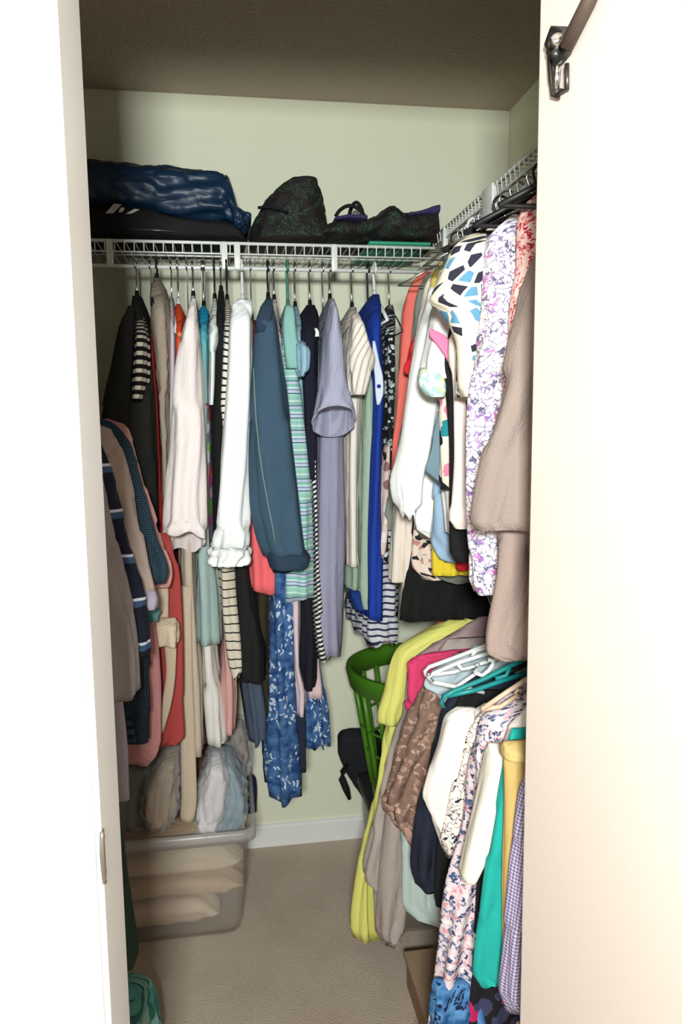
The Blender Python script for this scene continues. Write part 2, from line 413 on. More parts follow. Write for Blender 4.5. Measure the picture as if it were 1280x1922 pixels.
# closet shell and the bedroom that the lamp and the added fill light stand in
struct('floor', MB().box(-2.2, 1.7, -3.1, YB+.1, -.1, 0), M_CARPET)
struct('ceiling', MB().box(-2.2, 1.7, -3.1, YB+.1, ZC, ZC+.1), M_CEIL)
struct('wall_back', MB().box(XL-.1, XR+.1, YB, YB+.1, 0, ZC), M_WALL)
struct('wall_left', MB().box(XL-.1, XL, YF1, YB, 0, ZC), M_WALL)
struct('wall_right', MB().box(XR, XR+.1, YF1, YB, 0, ZC), M_WALL)
OX0, OX1, OZ = -0.148, 0.485, 2.05
fw = MB().box(-2.2, OX0-.018, YF0, YF1, 0, ZC).box(OX1+.018, 1.7, YF0, YF1, 0, ZC).box(OX0-.018, OX1+.018, YF0, YF1, OZ+.018, ZC)
struct('wall_front', fw, M_ROOM)
struct('wall_bedroom_left', MB().box(-2.3, -2.2, -3.1, YF0, 0, ZC), M_ROOM)
struct('wall_bedroom_right', MB().box(1.7, 1.8, -3.1, YF0, 0, ZC), M_ROOM)
struct('wall_bedroom_back', MB().box(-2.3, 1.8, -3.2, -3.1, 0, ZC), M_ROOM)
struct('baseboard_back', MB().box(XL, XR, YB-.012, YB, 0, .068).box(XL, XR, YB-.008, YB, .068, .078), M_TRIM)
struct('baseboard_left', MB().box(XL, XL+.012, YF1, YB-.012, 0, .078), M_TRIM)
struct('baseboard_right', MB().box(XR-.012, XR, YF1, YB-.012, 0, .078), M_TRIM)
# door frame: jamb lining and casing, with the strike plate let into the jamb
jl = struct('trim_1', MB().box(OX0-.018, OX0, YF0-.004, YF1+.004, 0, OZ, .002), M_TRIM)
struct('trim_2', MB().box(OX1, OX1+.018, YF0-.004, YF1+.004, 0, OZ, .002), M_TRIM)
struct('trim_3', MB().box(OX0-.018, OX1+.018, YF0-.004, YF1+.004, OZ, OZ+.018, .002), M_TRIM)
struct('trim_4', MB().box(OX0-.075, OX0-.006, YF0-.016, YF0-.004, 0, OZ+.07, .004).box(OX0-.075, OX0-.055, YF0-.021, YF0-.016, 0, OZ+.07, .002), M_TRIM)
struct('trim_5', MB().box(OX1+.006, OX1+.075, YF0-.016, YF0-.004, 0, OZ+.07, .004), M_TRIM)
sp = empty('strike_plate', (OX0, YF0+.01, .95), 'dull metal strike plate on the edge of the white left door jamb', 'strike plate')
MS = plain((150, 142, 134), .4, .8, 'dull_steel')
MB().box(OX0-.001, OX0+.0015, YF0-.001, YF0+.006, .955, 1.012, .0006).build('plate', MS, sp, False)
lip = MB()
lip.tube([(OX0+.0005, YF0-.003-.0045*math.sin(math.pi*k/10), .953+.006*k) for k in range(11)], .0028, 6)
lip.build('lip', MS, sp)
for z in (.963, 1.004): MB().tube([(OX0+.001, YF0+.003, z), (OX0+.0022, YF0+.003, z)], .002, 8).build('screw', MS, sp)

# folding door leaf standing open at the right of the doorway
dA, dB = np.array([.3905, .925, 0]), np.array([.60, .16, 0]); dd = (dB-dA)/np.linalg.norm(dB-dA); dn = np.array([-dd[1], dd[0], 0])
dn = dn if dn[0] > 0 else -dn
def slab(p, q, t, z0, z1):
    v = [tuple(p+(0, 0, z0)), tuple(q+(0, 0, z0)), tuple(q+dn*t+(0, 0, z0)), tuple(p+dn*t+(0, 0, z0))]; v += [(a, b, z1) for a, b, c in v]
    return v, [(0, 1, 2, 3), (4, 7, 6, 5), (0, 4, 5, 1), (1, 5, 6, 2), (2, 6, 7, 3), (3, 7, 4, 0)]
door = tag(MB().add(*slab(dA, dB, .032, .012, 2.03)).build('door_1', M_DOOR, None, False), kind='structure')
bv = door.modifiers.new('edge', 'BEVEL'); bv.width = .0025; bv.segments = 2
# metal catch with its arm on the door face
M_DKMETAL = plain((92, 90, 88), .35, .9, 'dark_metal'); M_ARM = plain((86, 72, 64), .5, .3, 'bronze_metal')
def on_door(px, py, off):
    d = _f + _r*(px-640)/FPX - _u*(py-961)/FPX; p0 = dA-dn*off
    t = np.dot(p0[:2], dn[:2])/np.dot(d[:2], dn[:2]); return np.array([0, 0, CAMZ])+d*t
p0 = on_door(1046, 182, 0)
ct = empty('door_catch', tuple(p0), 'dark metal catch with a slanting arm on the right door face', 'door catch')
MB().tube([on_door(1130, -60, .012), on_door(1106, 0, .012), on_door(1062, 88, .012)], [.0085, .0085, .0085], 10).build('arm', M_ARM, ct)
MB().tube([on_door(1038, 56, .008), on_door(1060, 58, .008), on_door(1063, 75, .008), on_door(1066, 96, .008), on_door(1050, 116, .008), on_door(1032, 96, .008), on_door(1029, 84, .008)], .005, 8, closed=True).build('bracket', M_DKMETAL, ct)
MB().tube([on_door(1046, 78, -.001), on_door(1046, 78, .016)], .009, 12).build('pivot_bolt', CHROME, ct)
MB().tube([on_door(1043, 102, -.001), on_door(1043, 102, .014)], .006, 10).build('rivet', M_DKMETAL, ct)
MB().tube([on_door(1031, 95, .006), on_door(1034, 150, .006), on_door(1038, 178, .006), on_door(1046, 180, .006), on_door(1053, 170, .006), on_door(1064, 168, .006), on_door(1064, 120, .006)], .003, 8).build('loop', M_DKMETAL, ct)
MB().tube([on_door(1048, 112, .008), on_door(1044, 168, .008)], .004, 8).build('tongue', CHROME, ct)
MB().tube([on_door(1036, 172, .005), on_door(1052, 172, .005), on_door(1047, 184, .005)], .003, 8).build('tip', M_ARM, ct)

# ------------------------------------------------------------------ wire shelves
M_WIRE = plain((232, 234, 230), .35, 0, 'white_coated_wire')
LIPY, LIPZ = 2.129, 1.938
def link_copy(src, name, parent, delta):
    o = bpy.data.objects.new(name, src.data); C.objects.link(o); o.parent = parent; o.location = np.array(src.location)+np.array(delta); return o
sh = empty('wire_shelf', (0, 2.28, LIPZ), 'white wire shelf along the back wall carrying the dark bags', 'shelf')
x0, x1 = XL+.004, .60
MB().tube([(x0, LIPY, LIPZ), (x1, LIPY, LIPZ)], .0045, 8).build('front_rail', M_WIRE, sh)
MB().tube([(x0, LIPY, LIPZ-.028), (x1, LIPY, LIPZ-.028)], .0025, 8).build('middle_rail', M_WIRE, sh)
MB().tube([(x0, RODB_Y, RODB_Z), (x1+.05, RODB_Y, RODB_Z)], .0058, 10).build('hanging_rail', M_WIRE, sh)
MB().tube([(x0, LIPY+.15, LIPZ-.004), (x1, LIPY+.15, LIPZ-.004)], .003, 8).build('cross_rail', M_WIRE, sh)
MB().tube([(x0, YB-.006, LIPZ-.004), (x1, YB-.006, LIPZ-.004)], .003, 8).build('rear_rail', M_WIRE, sh)
wv = MB().tube([(x0+.012, YB-.006, LIPZ), (x0+.012, LIPY, LIPZ+.003), (x0+.012, LIPY-.004, LIPZ), (x0+.012, LIPY, LIPZ-.029)], .0017, 6).build('wire', M_WIRE, sh)
nw = int((x1-x0-.02)/.0254)
for k in range(1, nw): link_copy(wv, 'wire', sh, (k*.0254, 0, 0))
for px in (206, 421, 445, 627):
    X = at(px, 470, LIPY)[0]; MB().box(X-.0085, X+.0085, LIPY-.009, LIPY+.006, RODB_Z-.004, LIPZ+.003, .002).build('rail_clip', M_WIRE, sh)
for px in (540, 760):
    X = at(px, 470, LIPY)[0]; MB().box(X-.006, X+.006, YB-.02, YB, LIPZ-.014, LIPZ+.008, .002).build('wall_clip', M_WIRE, sh)
ZR = 1.985
sr = empty('wire_shelf', (.77, 1.7, ZR), 'white wire shelf along the right wall above the upper clothes', 'shelf')
y0, y1 = YF1+.01, YB-.004
MB().tube([(RODR_X, y0, ZR), (RODR_X, y1, ZR)], .0045, 8).build('front_rail', M_WIRE, sr)
MB().tube([(RODR_X, y0, ZR-.028), (RODR_X, y1, ZR-.028)], .0025, 8).build('middle_rail', M_WIRE, sr)
MB().tube([(RODR_X, y0, RODR_Z), (RODR_X, y1, RODR_Z)], .0058, 10).build('hanging_rail', M_WIRE, sr)
MB().tube([(RODR_X+.15, y0, ZR-.004), (RODR_X+.15, y1, ZR-.004)], .003, 8).build('cross_rail', M_WIRE, sr)
MB().tube([(XR-.006, y0, ZR-.004), (XR-.006, y1, ZR-.004)], .003, 8).build('rear_rail', M_WIRE, sr)
wv = MB().tube([(XR-.006, y0+.012, ZR), (RODR_X, y0+.012, ZR+.003), (RODR_X-.004, y0+.012, ZR), (RODR_X, y0+.012, ZR-.029)], .0017, 6).build('wire', M_WIRE, sr)
for k in range(1, int((y1-y0-.02)/.0254)): link_copy(wv, 'wire', sr, (0, k*.0254, 0))
MB().box(RODR_X-.008, RODR_X+.006, 1.700, 1.770, RODR_Z-.006, ZR+.004, .002).build('rail_clip', M_WIRE, sr)
MB().box(RODR_X-.008, RODR_X+.006, 2.085, 2.105, RODR_Z-.002, ZR+.003, .002).build('rail_clip', M_WIRE, sr)
MB().box(RODR_X-.008, RODR_X+.006, 1.30, 1.33, RODR_Z-.006, ZR+.004, .002).build('rail_clip', M_WIRE, sr)
rl = empty('clothes_rail', (RODQ_X, 1.7, RODQ_Z), 'white rail under the lower right clothes', 'rail')
MB().tube([(RODQ_X, YF1, RODQ_Z), (RODQ_X, YB, RODQ_Z)], .008, 10).build('tube', M_WIRE, rl)
for y in (YF1+.006, YB-.006): MB().tube([(RODQ_X, y-.006, RODQ_Z), (RODQ_X, y+.006, RODQ_Z)], .018, 14).build('end_flange', M_WIRE, rl)
rl = empty('clothes_rail', (RODL_X, 1.7, RODL_Z), 'white rail holding the clothes on the left side', 'rail')
MB().tube([(RODL_X, YF1, RODL_Z), (RODL_X, YB, RODL_Z)], .008, 10).build('tube', M_WIRE, rl)
for y in (YF1+.006, YB-.006): MB().tube([(RODL_X, y-.006, RODL_Z), (RODL_X, y+.006, RODL_Z)], .018, 14).build('end_flange', M_WIRE, rl)

# ------------------------------------------------------------------ bags on the back shelf
def cols(st, yf, yb, n=40, zmin=0):
    """body lofted sideways: stations (px, y top, y bottom)"""
    q = np.linspace(st[0][0], st[-1][0], n); yt = interp([s[0] for s in st], [s[1] for s in st], q); yo = interp([s[0] for s in st], [s[2] for s in st], q)
    out = []
    for i in range(n):
        A, B = at(q[i], yt[i], yf), at(q[i], yo[i], yf); B[2] = max(B[2], zmin); out.append((A, B, yf, yb))
    return out
def on(px, py, Y): return at(px, py, Y)
bagY = 2.135
xb = N('glittered_black_fabric', .75); v = xb.tex('ShaderNodeTexVoronoi', 330, voronoi_dimensions='2D'); n3 = xb.tex('ShaderNodeTexNoise', 14)
spc = xb.n('ShaderNodeSeparateColor'); xb.l(v.outputs['Color'], spc.inputs[0])
gm = xb.math('MULTIPLY', xb.math('MULTIPLY', xb.math('LESS_THAN', v.outputs['Distance'], .4), xb.math('GREATER_THAN', spc.outputs[0], .55)), xb.math('GREATER_THAN', n3.outputs['Fac'], .5))
n4 = xb.tex('ShaderNodeTexNoise', 5)
M_GLIT = xb.out(xb.mix(gm, xb.mix(n4.outputs['Fac'], (16, 24, 24), (44, 32, 32)), (58, 92, 74)), vary=.2)
M_BLK = solid((20, 20, 22), .8); M_PURPLE = solid((62, 50, 96), .8)
M_NAVYNY = N('crinkled_navy_nylon', .42, spec=.4).out((16, 42, 68), .2, .3, 60)

st = empty('suitcase', tuple(at(300, 450, 2.2)), 'black soft suitcase lying under a blue cover on the wire shelf', 'suitcase')
body = cloth('body', M_BLK, st, cols([(95, 385, 449), (110, 378, 449), (170, 376, 449), (260, 380, 450), (330, 396, 451), (400, 405, 453), (440, 412, 455), (458, 430, 456)], bagY, 2.41, zmin=LIPZ+.007), fold=.001, rough=.006, rfreq=9, expo=4, hem=False)
MB().tube([at(250, 430, bagY-.004), at(290, 432, bagY-.006), at(330, 434, bagY-.006)], .0022, 8).build('zip_pull_rail', plain((120, 118, 116), .35, .8, 'zip_metal'), st)
def decal(pts, Y, mat, name, parent):
    v = [tuple(at(x, y, Y)) for x, y in pts]; k = len(v); v += [(a, b+.004, c) for a, b, c in v]
    f = [tuple(range(k)), tuple(range(k, 2*k))[::-1]]+[(i, k+i, k+(i+1) % k, (i+1) % k) for i in range(k)]
    return mesh_obj(name, v, f, mat, parent, False)
ML = plain((196, 192, 190), .7, 0, 'white_print')
decal([(198, 400), (214, 382), (228, 384), (212, 400)], bagY-.010, ML, 'logo_mark', st)
decal([(222, 398), (226, 390), (232, 389), (234, 391), (229, 398)], bagY-.010, ML, 'logo_mark', st)
decal([(236, 401), (252, 392), (262, 393), (246, 401)], bagY-.010, ML, 'logo_mark', st)
bc = empty('nylon_cover', tuple(at(320, 430, 2.2)), 'crinkled dark blue nylon cover draped over the black suitcase', 'cover')
cloth('sheet', M_NAVYNY, bc, cols([(95, 284, 384), (130, 278, 386), (200, 284, 382), (260, 292, 392), (330, 299, 403), (400, 307, 411), (425, 314, 414), (438, 346, 416), (446, 380, 420), (462, 396, 424), (468, 404, 414)], bagY-.02, 2.42, 70), ring=110, fold=.006, wave=.05, twist=11, fold0=.02, rough=.012, rfreq=13, expo=3.4, hem=False)
cloth('drawstring_knot', M_NAVYNY, bc, cols([(440, 380, 425), (450, 385, 428), (460, 392, 420), (472, 398, 416)], bagY-.03, bagY+.06, 20), ring=40, fold=.004, wave=.03, rough=.014, rfreq=30, hem=False)

ta = empty('tote_bag', tuple(at(540, 460, 2.2)), 'slumped dark tote with green glitter, taller of the two shelf bags', 'bag', 'dark glitter bags on the shelf')
cloth('body', M_GLIT, ta, secs_flat([(345, 548, 580), (352, 540, 588), (362, 522, 592), (378, 502, 598), (400, 486, 605), (430, 472, 611), (450, 467, 615), (461, 466, 616)], 2.26, .25), fold=.003, rough=.014, rfreq=10, hem=False)
cloth('top_lining', M_PURPLE, ta, secs_flat([(344, 546, 580), (348, 544, 584), (356, 542, 586)], 2.2, .10, 10), fold=.002, rough=.004, hem=False)
tubepart('strap', M_BLK, [at(484, 390, 2.13), at(505, 388, 2.125), at(530, 394, 2.125), at(540, 400, 2.13)], .004)(ta, None)
tb = empty('duffel_bag', tuple(at(720, 462, 2.2)), 'dark glitter duffel with two handles and purple lining by the corner', 'bag', 'dark glitter bags on the shelf')
cloth('body', M_GLIT, tb, cols([(604, 418, 462), (612, 412, 463), (640, 408, 464), (690, 402, 465), (715, 388, 466), (737, 370, 467), (746, 372, 467), (762, 388, 468), (790, 391, 468), (812, 384, 469), (826, 374, 466), (824.9+3, 420, 455)], bagY+.005, 2.41, 50, LIPZ+.022), fold=.002, rough=.016, rfreq=10, expo=2.6, hem=False)
cloth('lining_edge', M_PURPLE, tb, cols([(770, 396, 404), (790, 393, 402), (812, 384, 402), (827, 380, 400)], bagY, bagY+.1, 16), fold=.001, rough=.004, ring=32, hem=False)
cloth('lining_edge', M_PURPLE, tb, cols([(630, 404, 412), (660, 399, 410), (690, 402, 411)], bagY+.02, bagY+.12, 14), fold=.001, rough=.004, ring=32, hem=False)
for a, b, Y in ((630, 684, 2.16), (655, 682, 2.22)):
    pts = [at(a+(b-a)*k/10, 406-(26 if a == 655 else 20)*math.sin(math.pi*k/10)**.7, Y) for k in range(11)]
    MB().tube(pts, .0055, 8).build('handle', M_BLK, tb)
mt = MB().box(at(690, 463, 2.14)[0], .585, 2.115, 2.40, LIPZ+.0045, LIPZ+.013, .003)
tag(mt.build('folded_mat', solid((60, 160, 130), .8)), 'mint green folded mat under the duffel on the shelf', 'mat')

# ------------------------------------------------------------------ clothes on the back rail, left to right
BLACK, WHITE = (20, 21, 22), (236, 236, 234)
bp_, wp_, ww_, cw_, cl_ = 'black plastic', 'white plastic', 'dark velvet', 'chrome wire', 'clear plastic'
back('coat', 'coat', 'long charcoal coat at the far left of the back rail', 'inside the charcoal coat', solid((46, 46, 42), .95, .5),
     [(555, 246, 264), (600, 238, 274), (680, 226, 287), (760, 204, 295), (850, 196, 302), (1000, 190, 310), (1180, 200, 318)], 1.95, bp_,
     parts=[piece('sleeve', solid((40, 41, 38), .95, .5), secs_flat([(575, 240, 252), (610, 228, 250), (680, 214, 246), (760, 198, 240), (900, 190, 240), (1010, 192, 238)], 1.90, .08))], wave=.05)
back('striped_shirt', 'shirt', 'black and white striped shirt sleeve beside the charcoal coat', 'inside the black and white striped shirt', stripes([(0, (18, 18, 18)), (.52, (226, 218, 204))], .021, wob=.006),
     [(572, 256, 266), (600, 254, 271), (660, 250, 273), (720, 247, 270), (752, 246, 262)], 1.895, None, yb=2.1)
back('cardigan', 'cardigan', 'fuzzy oatmeal cardigan left of the orange top', 'inside the fuzzy oatmeal cardigan', solid((168, 154, 140), 1, 1, 160, .12),
     [(522, 286, 300), (545, 277, 311), (600, 278, 320), (650, 284, 321), (760, 295, 319), (900, 301, 320), (1010, 303, 320)], 1.93, bp_, rough=.006, rfreq=60, wave=.05)
back('tunic', 'top', 'red top showing as a thin edge behind the oatmeal cardigan', 'inside the thin red top', solid((150, 30, 34)), [(600, 281, 286), (660, 282, 290), (760, 290, 297), (900, 296, 303), (1100, 292, 330)], 1.96, cw_)
back('blouse', 'blouse', 'pale lavender blouse squeezed left of the orange top', 'inside the pale lavender blouse', solid((190, 182, 196)), [(556, 318, 324), (600, 317, 328), (700, 316, 330), (800, 316, 326), (960, 314, 326)], 1.95, cw_)
back('camisole', 'camisole', 'shiny orange camisole on a clear hanger', 'inside the shiny orange camisole', solid((226, 74, 30), .45, .2), [(570, 330, 338), (590, 326, 345), (640, 328, 343), (700, 328, 337), (800, 328, 336)], 1.92, 'clear plastic',
     parts=[buttons([at(337, y, 1.912) for y in (628, 664)], plain((236, 130, 90), .3))])
back('kimono_blouse', 'blouse', 'wide pinkish white blouse with a bell sleeve hanging in front', 'inside the wide pinkish white blouse', solid((226, 214, 214), .8),
     [(555, 358, 366), (580, 354, 371), (690, 340, 378), (850, 330, 384), (990, 326, 384)], 1.96, bp_,
     parts=[piece('sleeve', solid((232, 220, 219), .8), secs_flat([(566, 357, 366), (600, 350, 370), (690, 331, 377), (850, 320, 383), (960, 312, 384), (1018, 309, 384)], 1.875, .11), fold=.006, tilt=.03, ragged=.006),
            piece('collar', solid((190, 186, 188)), secs_flat([(560, 360, 367), (590, 358, 370), (660, 362, 373)], 1.865, .012), fold=.001)])
back('tee', 'tee', 'bright teal tee right of the wide pinkish blouse', 'inside the bright teal tee', gradient([(0, (0, 150, 190)), (.35, (10, 150, 190)), (.7, (90, 170, 180)), (1, (120, 150, 150))], .32), [(574, 378, 386), (585, 371, 392), (640, 371, 392), (700, 374, 391), (760, 378, 392)], 1.905, bp_)
back('floral_dress', 'dress', 'dark multicoloured floral dress under the teal tee', 'inside the dark floral dress', floral((110, 96, 110), [(214, 110, 50), (90, 140, 70), (150, 60, 120), (200, 60, 50), (150, 150, 160), (80, 80, 100)], 32, .45), [(640, 382, 392), (740, 382, 396), (850, 383, 399), (1000, 382, 401), (1060, 382, 401)], 1.93, cw_)
back('tank_top', 'tank top', 'small white tank top right of the teal tee', 'inside the small white tank top', solid((226, 230, 228)), [(560, 400, 406), (590, 393, 412), (640, 389, 411), (660, 391, 405), (760, 390, 402)], 1.905, bp_)
back('black_dress', 'dress', 'plain black dress left of the white blouse', 'inside the plain black dress', solid(BLACK, .9), [(545, 410, 420), (600, 402, 424), (680, 396, 428), (800, 393, 424), (920, 398, 420), (1012, 400, 420)], 1.925, bp_)
back('patterned_blouse', 'blouse', 'white blouse with black squiggles beside the black dress', 'inside the squiggle patterned top', stripes([(0, (20, 20, 20)), (.3, (226, 220, 206))], .017, wob=.035), [(562, 422, 431), (600, 420, 434), (700, 414, 433), (760, 411, 432), (800, 416, 430), (880, 418, 428)], 1.895, bp_, yb=2.2)
W1 = solid((238, 240, 240), .75)
back('white_blouse', 'blouse', 'big white blouse with gathered cuff left of the denim jacket', 'inside the big white blouse', W1, [(560, 446, 466), (580, 437, 476), (620, 432, 478), (750, 428, 474), (900, 424, 470), (1000, 420, 466)], 1.94, wp_,
     parts=[piece('sleeve', W1, secs_flat([(566, 440, 462), (600, 432, 472), (700, 428, 472), (850, 418, 467), (980, 410, 464), (1022, 402, 462)], 1.86, .11), fold=.006, sub=[piece('cuff', W1, secs_flat([(1020, 402, 462), (1034, 396, 466), (1050, 396, 463), (1064, 404, 444)], 1.855, .12, 16), fold=.009, wave=.035, fold0=.7, tilt=.012)]),
            piece('ruffle_collar', solid((226, 230, 232)), secs_flat([(562, 440, 468), (578, 434, 474), (600, 436, 470), (626, 452, 462)], 1.848, .02, 18), fold=.006, wave=.03)])
back('coral_dress', 'dress', 'coral pink dress hanging below the denim jacket', 'inside the coral pink dress', solid((238, 108, 112)), [(600, 466, 480), (800, 464, 488), (910, 463, 510), (1000, 463, 522), (1095, 465, 526), (1112, 466, 525)], 1.93, cw_, fold=.008, ragged=.008)
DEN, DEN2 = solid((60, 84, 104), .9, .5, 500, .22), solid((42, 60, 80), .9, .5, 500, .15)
st_ = plain((120, 140, 140), .8, 0, 'seam_thread')
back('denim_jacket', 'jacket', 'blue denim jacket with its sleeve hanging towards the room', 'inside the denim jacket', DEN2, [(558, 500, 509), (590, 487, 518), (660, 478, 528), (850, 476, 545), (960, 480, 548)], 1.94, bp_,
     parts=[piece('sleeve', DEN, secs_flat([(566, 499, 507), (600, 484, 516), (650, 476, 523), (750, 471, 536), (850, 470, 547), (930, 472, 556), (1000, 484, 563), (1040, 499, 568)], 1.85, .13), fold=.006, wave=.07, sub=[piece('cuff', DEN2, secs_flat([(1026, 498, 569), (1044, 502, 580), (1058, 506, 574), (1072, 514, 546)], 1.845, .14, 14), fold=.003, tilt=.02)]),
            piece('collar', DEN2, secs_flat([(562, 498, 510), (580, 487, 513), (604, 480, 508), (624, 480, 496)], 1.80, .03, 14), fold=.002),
            tubepart('seam', st_, [at(x, y, 1.7755) for x, y in ((476, 690), (478, 740), (481, 790), (486, 840), (493, 890), (502, 940), (511, 985), (517, 1020))], .0016)])
back('pink_floral_blouse', 'blouse', 'pale pink floral blouse between denim jacket and mint tee', 'inside the pale pink floral blouse', floral((230, 216, 216), [(150, 170, 200), (220, 160, 170), (170, 190, 190)], 40, .3), [(562, 512, 520), (590, 506, 526), (640, 512, 532), (700, 522, 536), (800, 526, 540)], 1.90, bp_)
back('mint_striped_tee', 'tee', 'long mint tee with lavender and navy stripes', 'inside the mint striped tee',
     stripes([(0, (150, 196, 186)), (.16, (206, 228, 222)), (.22, (142, 188, 180)), (.36, (70, 90, 124)), (.40, (190, 196, 216)), (.5, (130, 188, 178)), (.62, (200, 224, 220)), (.7, (120, 130, 170)), (.75, (190, 200, 220)), (.86, (60, 76, 110)), (.9, (160, 208, 196))], .062),
     [(572, 536, 548), (610, 528, 556), (700, 529, 566), (850, 534, 584), (950, 530, 595), (1100, 526, 598), (1128, 525, 598)], 1.90, 'green plastic', parts=[piece('yoke', solid((140, 188, 180)), secs_flat([(574, 536, 550), (610, 530, 555), (660, 534, 560), (692, 538, 562)], 1.885, .03, 16), fold=.002)], fold=.007, ragged=.006)
back('ruffled_blouse', 'blouse', 'light blue blouse with a ruffled cap sleeve', 'inside the ruffled light blue blouse', solid((140, 176, 196)), [(575, 552, 560), (610, 550, 570), (650, 554, 572), (720, 556, 572), (800, 560, 575)], 1.94, bp_,
     parts=[piece('ruffle', solid((150, 186, 206)), secs_flat([(640, 556, 568), (662, 556, 577), (690, 558, 576), (708, 562, 568)], 1.885, .09, 16), fold=.008, wave=.03, fold0=.6)])
back('navy_blouse', 'blouse', 'dark navy blouse with a small white mark on the shoulder', 'inside the dark navy top', solid((26, 26, 44)), [(572, 576, 592), (590, 566, 602), (640, 560, 602), (700, 563, 600), (760, 570, 598), (900, 574, 596)], 1.92, bp_,
     parts=[piece('white_mark', solid(WHITE), secs_flat([(616, 590, 595), (624, 592, 599), (632, 591, 599)], 1.915, .006, 8), fold=0)])
back('zigzag_tee', 'tee', 'black and white thin striped tee left of the lavender dress', 'inside the thin striped tee', stripes([(0, (22, 22, 28)), (.5, (220, 214, 212))], .0125, slant=.5), [(726, 578, 588), (760, 573, 594), (850, 578, 598), (1000, 588, 599), (1130, 588, 606), (1220, 596, 616), (1243, 600, 622)], 1.93, None, shoulder=30)
back('grey_blue_blouse', 'blouse', 'thin grey blue blouse between navy blouse and lavender dress', 'inside the thin grey blue top', solid((120, 140, 160)), [(585, 606, 612), (650, 604, 616), (720, 604, 612), (850, 602, 612)], 1.95, cw_)
LAV, LAV2 = solid((168, 168, 192), .95, .5, 500, .05), solid((150, 148, 172), .95)
rib = stripes([(0, (178, 178, 200)), (.5, (158, 158, 184))], .006, 'u')
back('lavender_dress', 'dress', 'long grey lavender knit dress with a wide short sleeve', 'inside the grey lavender dress', LAV2, [(560, 618, 626), (600, 609, 639), (700, 604, 648), (830, 599, 650), (1000, 597, 652), (1130, 592, 649), (1200, 594, 647), (1236, 598, 644)], 1.93, bp_,
     parts=[piece('sleeve', rib, secs_flat([(562, 618, 627), (620, 609, 638), (700, 602, 647), (760, 593, 660), (792, 586, 667)], 1.86, .12, 30), fold=.002, tilt=.04, expo=2.3)], fold=.007, ragged=.008)
back('striped_shirt', 'shirt', 'cream shirt with thin tan stripes left of the sage blouse', 'inside the cream striped shirt', stripes([(0, (232, 224, 216)), (.7, (196, 178, 164))], .017, 'u'), [(576, 658, 670), (610, 650, 680), (680, 649, 690), (760, 652, 686), (900, 652, 678), (1040, 653, 676), (1064, 652, 679)], 1.93, bp_,
     parts=[piece('sleeve', stripes([(0, (238, 230, 222)), (.7, (196, 180, 166))], .017, 'u', slant=.4), secs_flat([(590, 660, 674), (640, 656, 688), (676, 654, 700), (710, 655, 690), (742, 658, 681)], 1.865, .08, 24), fold=.003)])
back('sage_blouse', 'blouse', 'long sage green blouse left of the royal blue dress', 'inside the sage green top', solid((160, 180, 160)), [(600, 690, 700), (640, 686, 708), (720, 684, 711), (850, 679, 713), (1000, 676, 712), (1110, 675, 710), (1148, 680, 708)], 1.94, bp_, ragged=.006)
back('sage_skirt', 'skirt', 'short sage green skirt with a blue hem under the cream shirt', 'inside the short sage skirt', solid((150, 172, 152)), [(900, 660, 676), (1040, 656, 682), (1108, 655, 680)], 1.96, None, shoulder=20,
     parts=[piece('hem_band', solid((24, 60, 130)), secs_flat([(1104, 655, 680), (1125, 658, 680), (1140, 664, 680)], 2.0, .09, 8), fold=.003)])
BLUE = solid((24, 60, 160), .85)
back('royal_blue_dress', 'dress', 'royal blue dress on a white hanger with a pale blossom', 'inside the royal blue dress', BLUE, [(552, 700, 714), (565, 693, 720), (650, 695, 722), (740, 706, 726), (850, 702, 720), (950, 698, 718), (1060, 693, 724), (1166, 692, 723)], 1.90, wp_,
     parts=[piece('blossom', solid((216, 226, 240)), secs_flat([(640, 699, 704), (680, 700, 712), (710, 703, 719), (735, 704, 720), (760, 707, 712)], 1.893, .012, 14), fold=.001),
            buttons([at(711, 725, 1.884)], BLUE, .005)], ragged=.004)
back('lace_print_dress', 'dress', 'black dress with white lacy print right of royal blue', 'inside the lacy print dress', floral((20, 22, 26), [(206, 214, 212), (150, 160, 160), (30, 30, 34)], 60, .36), [(572, 730, 740), (600, 724, 746), (700, 722, 748), (800, 722, 744), (900, 716, 738), (1000, 710, 732), (1056, 708, 730)], 1.93, cw_)
back('blush_print_blouse', 'blouse', 'blush floral blouse edge between lacy dress and coral cardigan', 'inside the blush floral top', floral((222, 196, 186), [(40, 36, 40), (150, 110, 110), (236, 220, 210)], 30, .36), [(820, 726, 736), (900, 717, 735), (980, 714, 732), (1030, 706, 728), (1048, 706, 722)], 1.915, None, shoulder=20)
back('navy_striped_dress', 'dress', 'white dress with navy stripes reaching lowest at the right', 'inside the navy striped dress', stripes([(0, (44, 46, 74)), (.32, (206, 204, 212))], .0185), [(900, 716, 742), (1040, 706, 752), (1140, 694, 753), (1190, 684, 753), (1212, 690, 752)], 1.95, None, shoulder=20, fold=.008, ragged=.012)

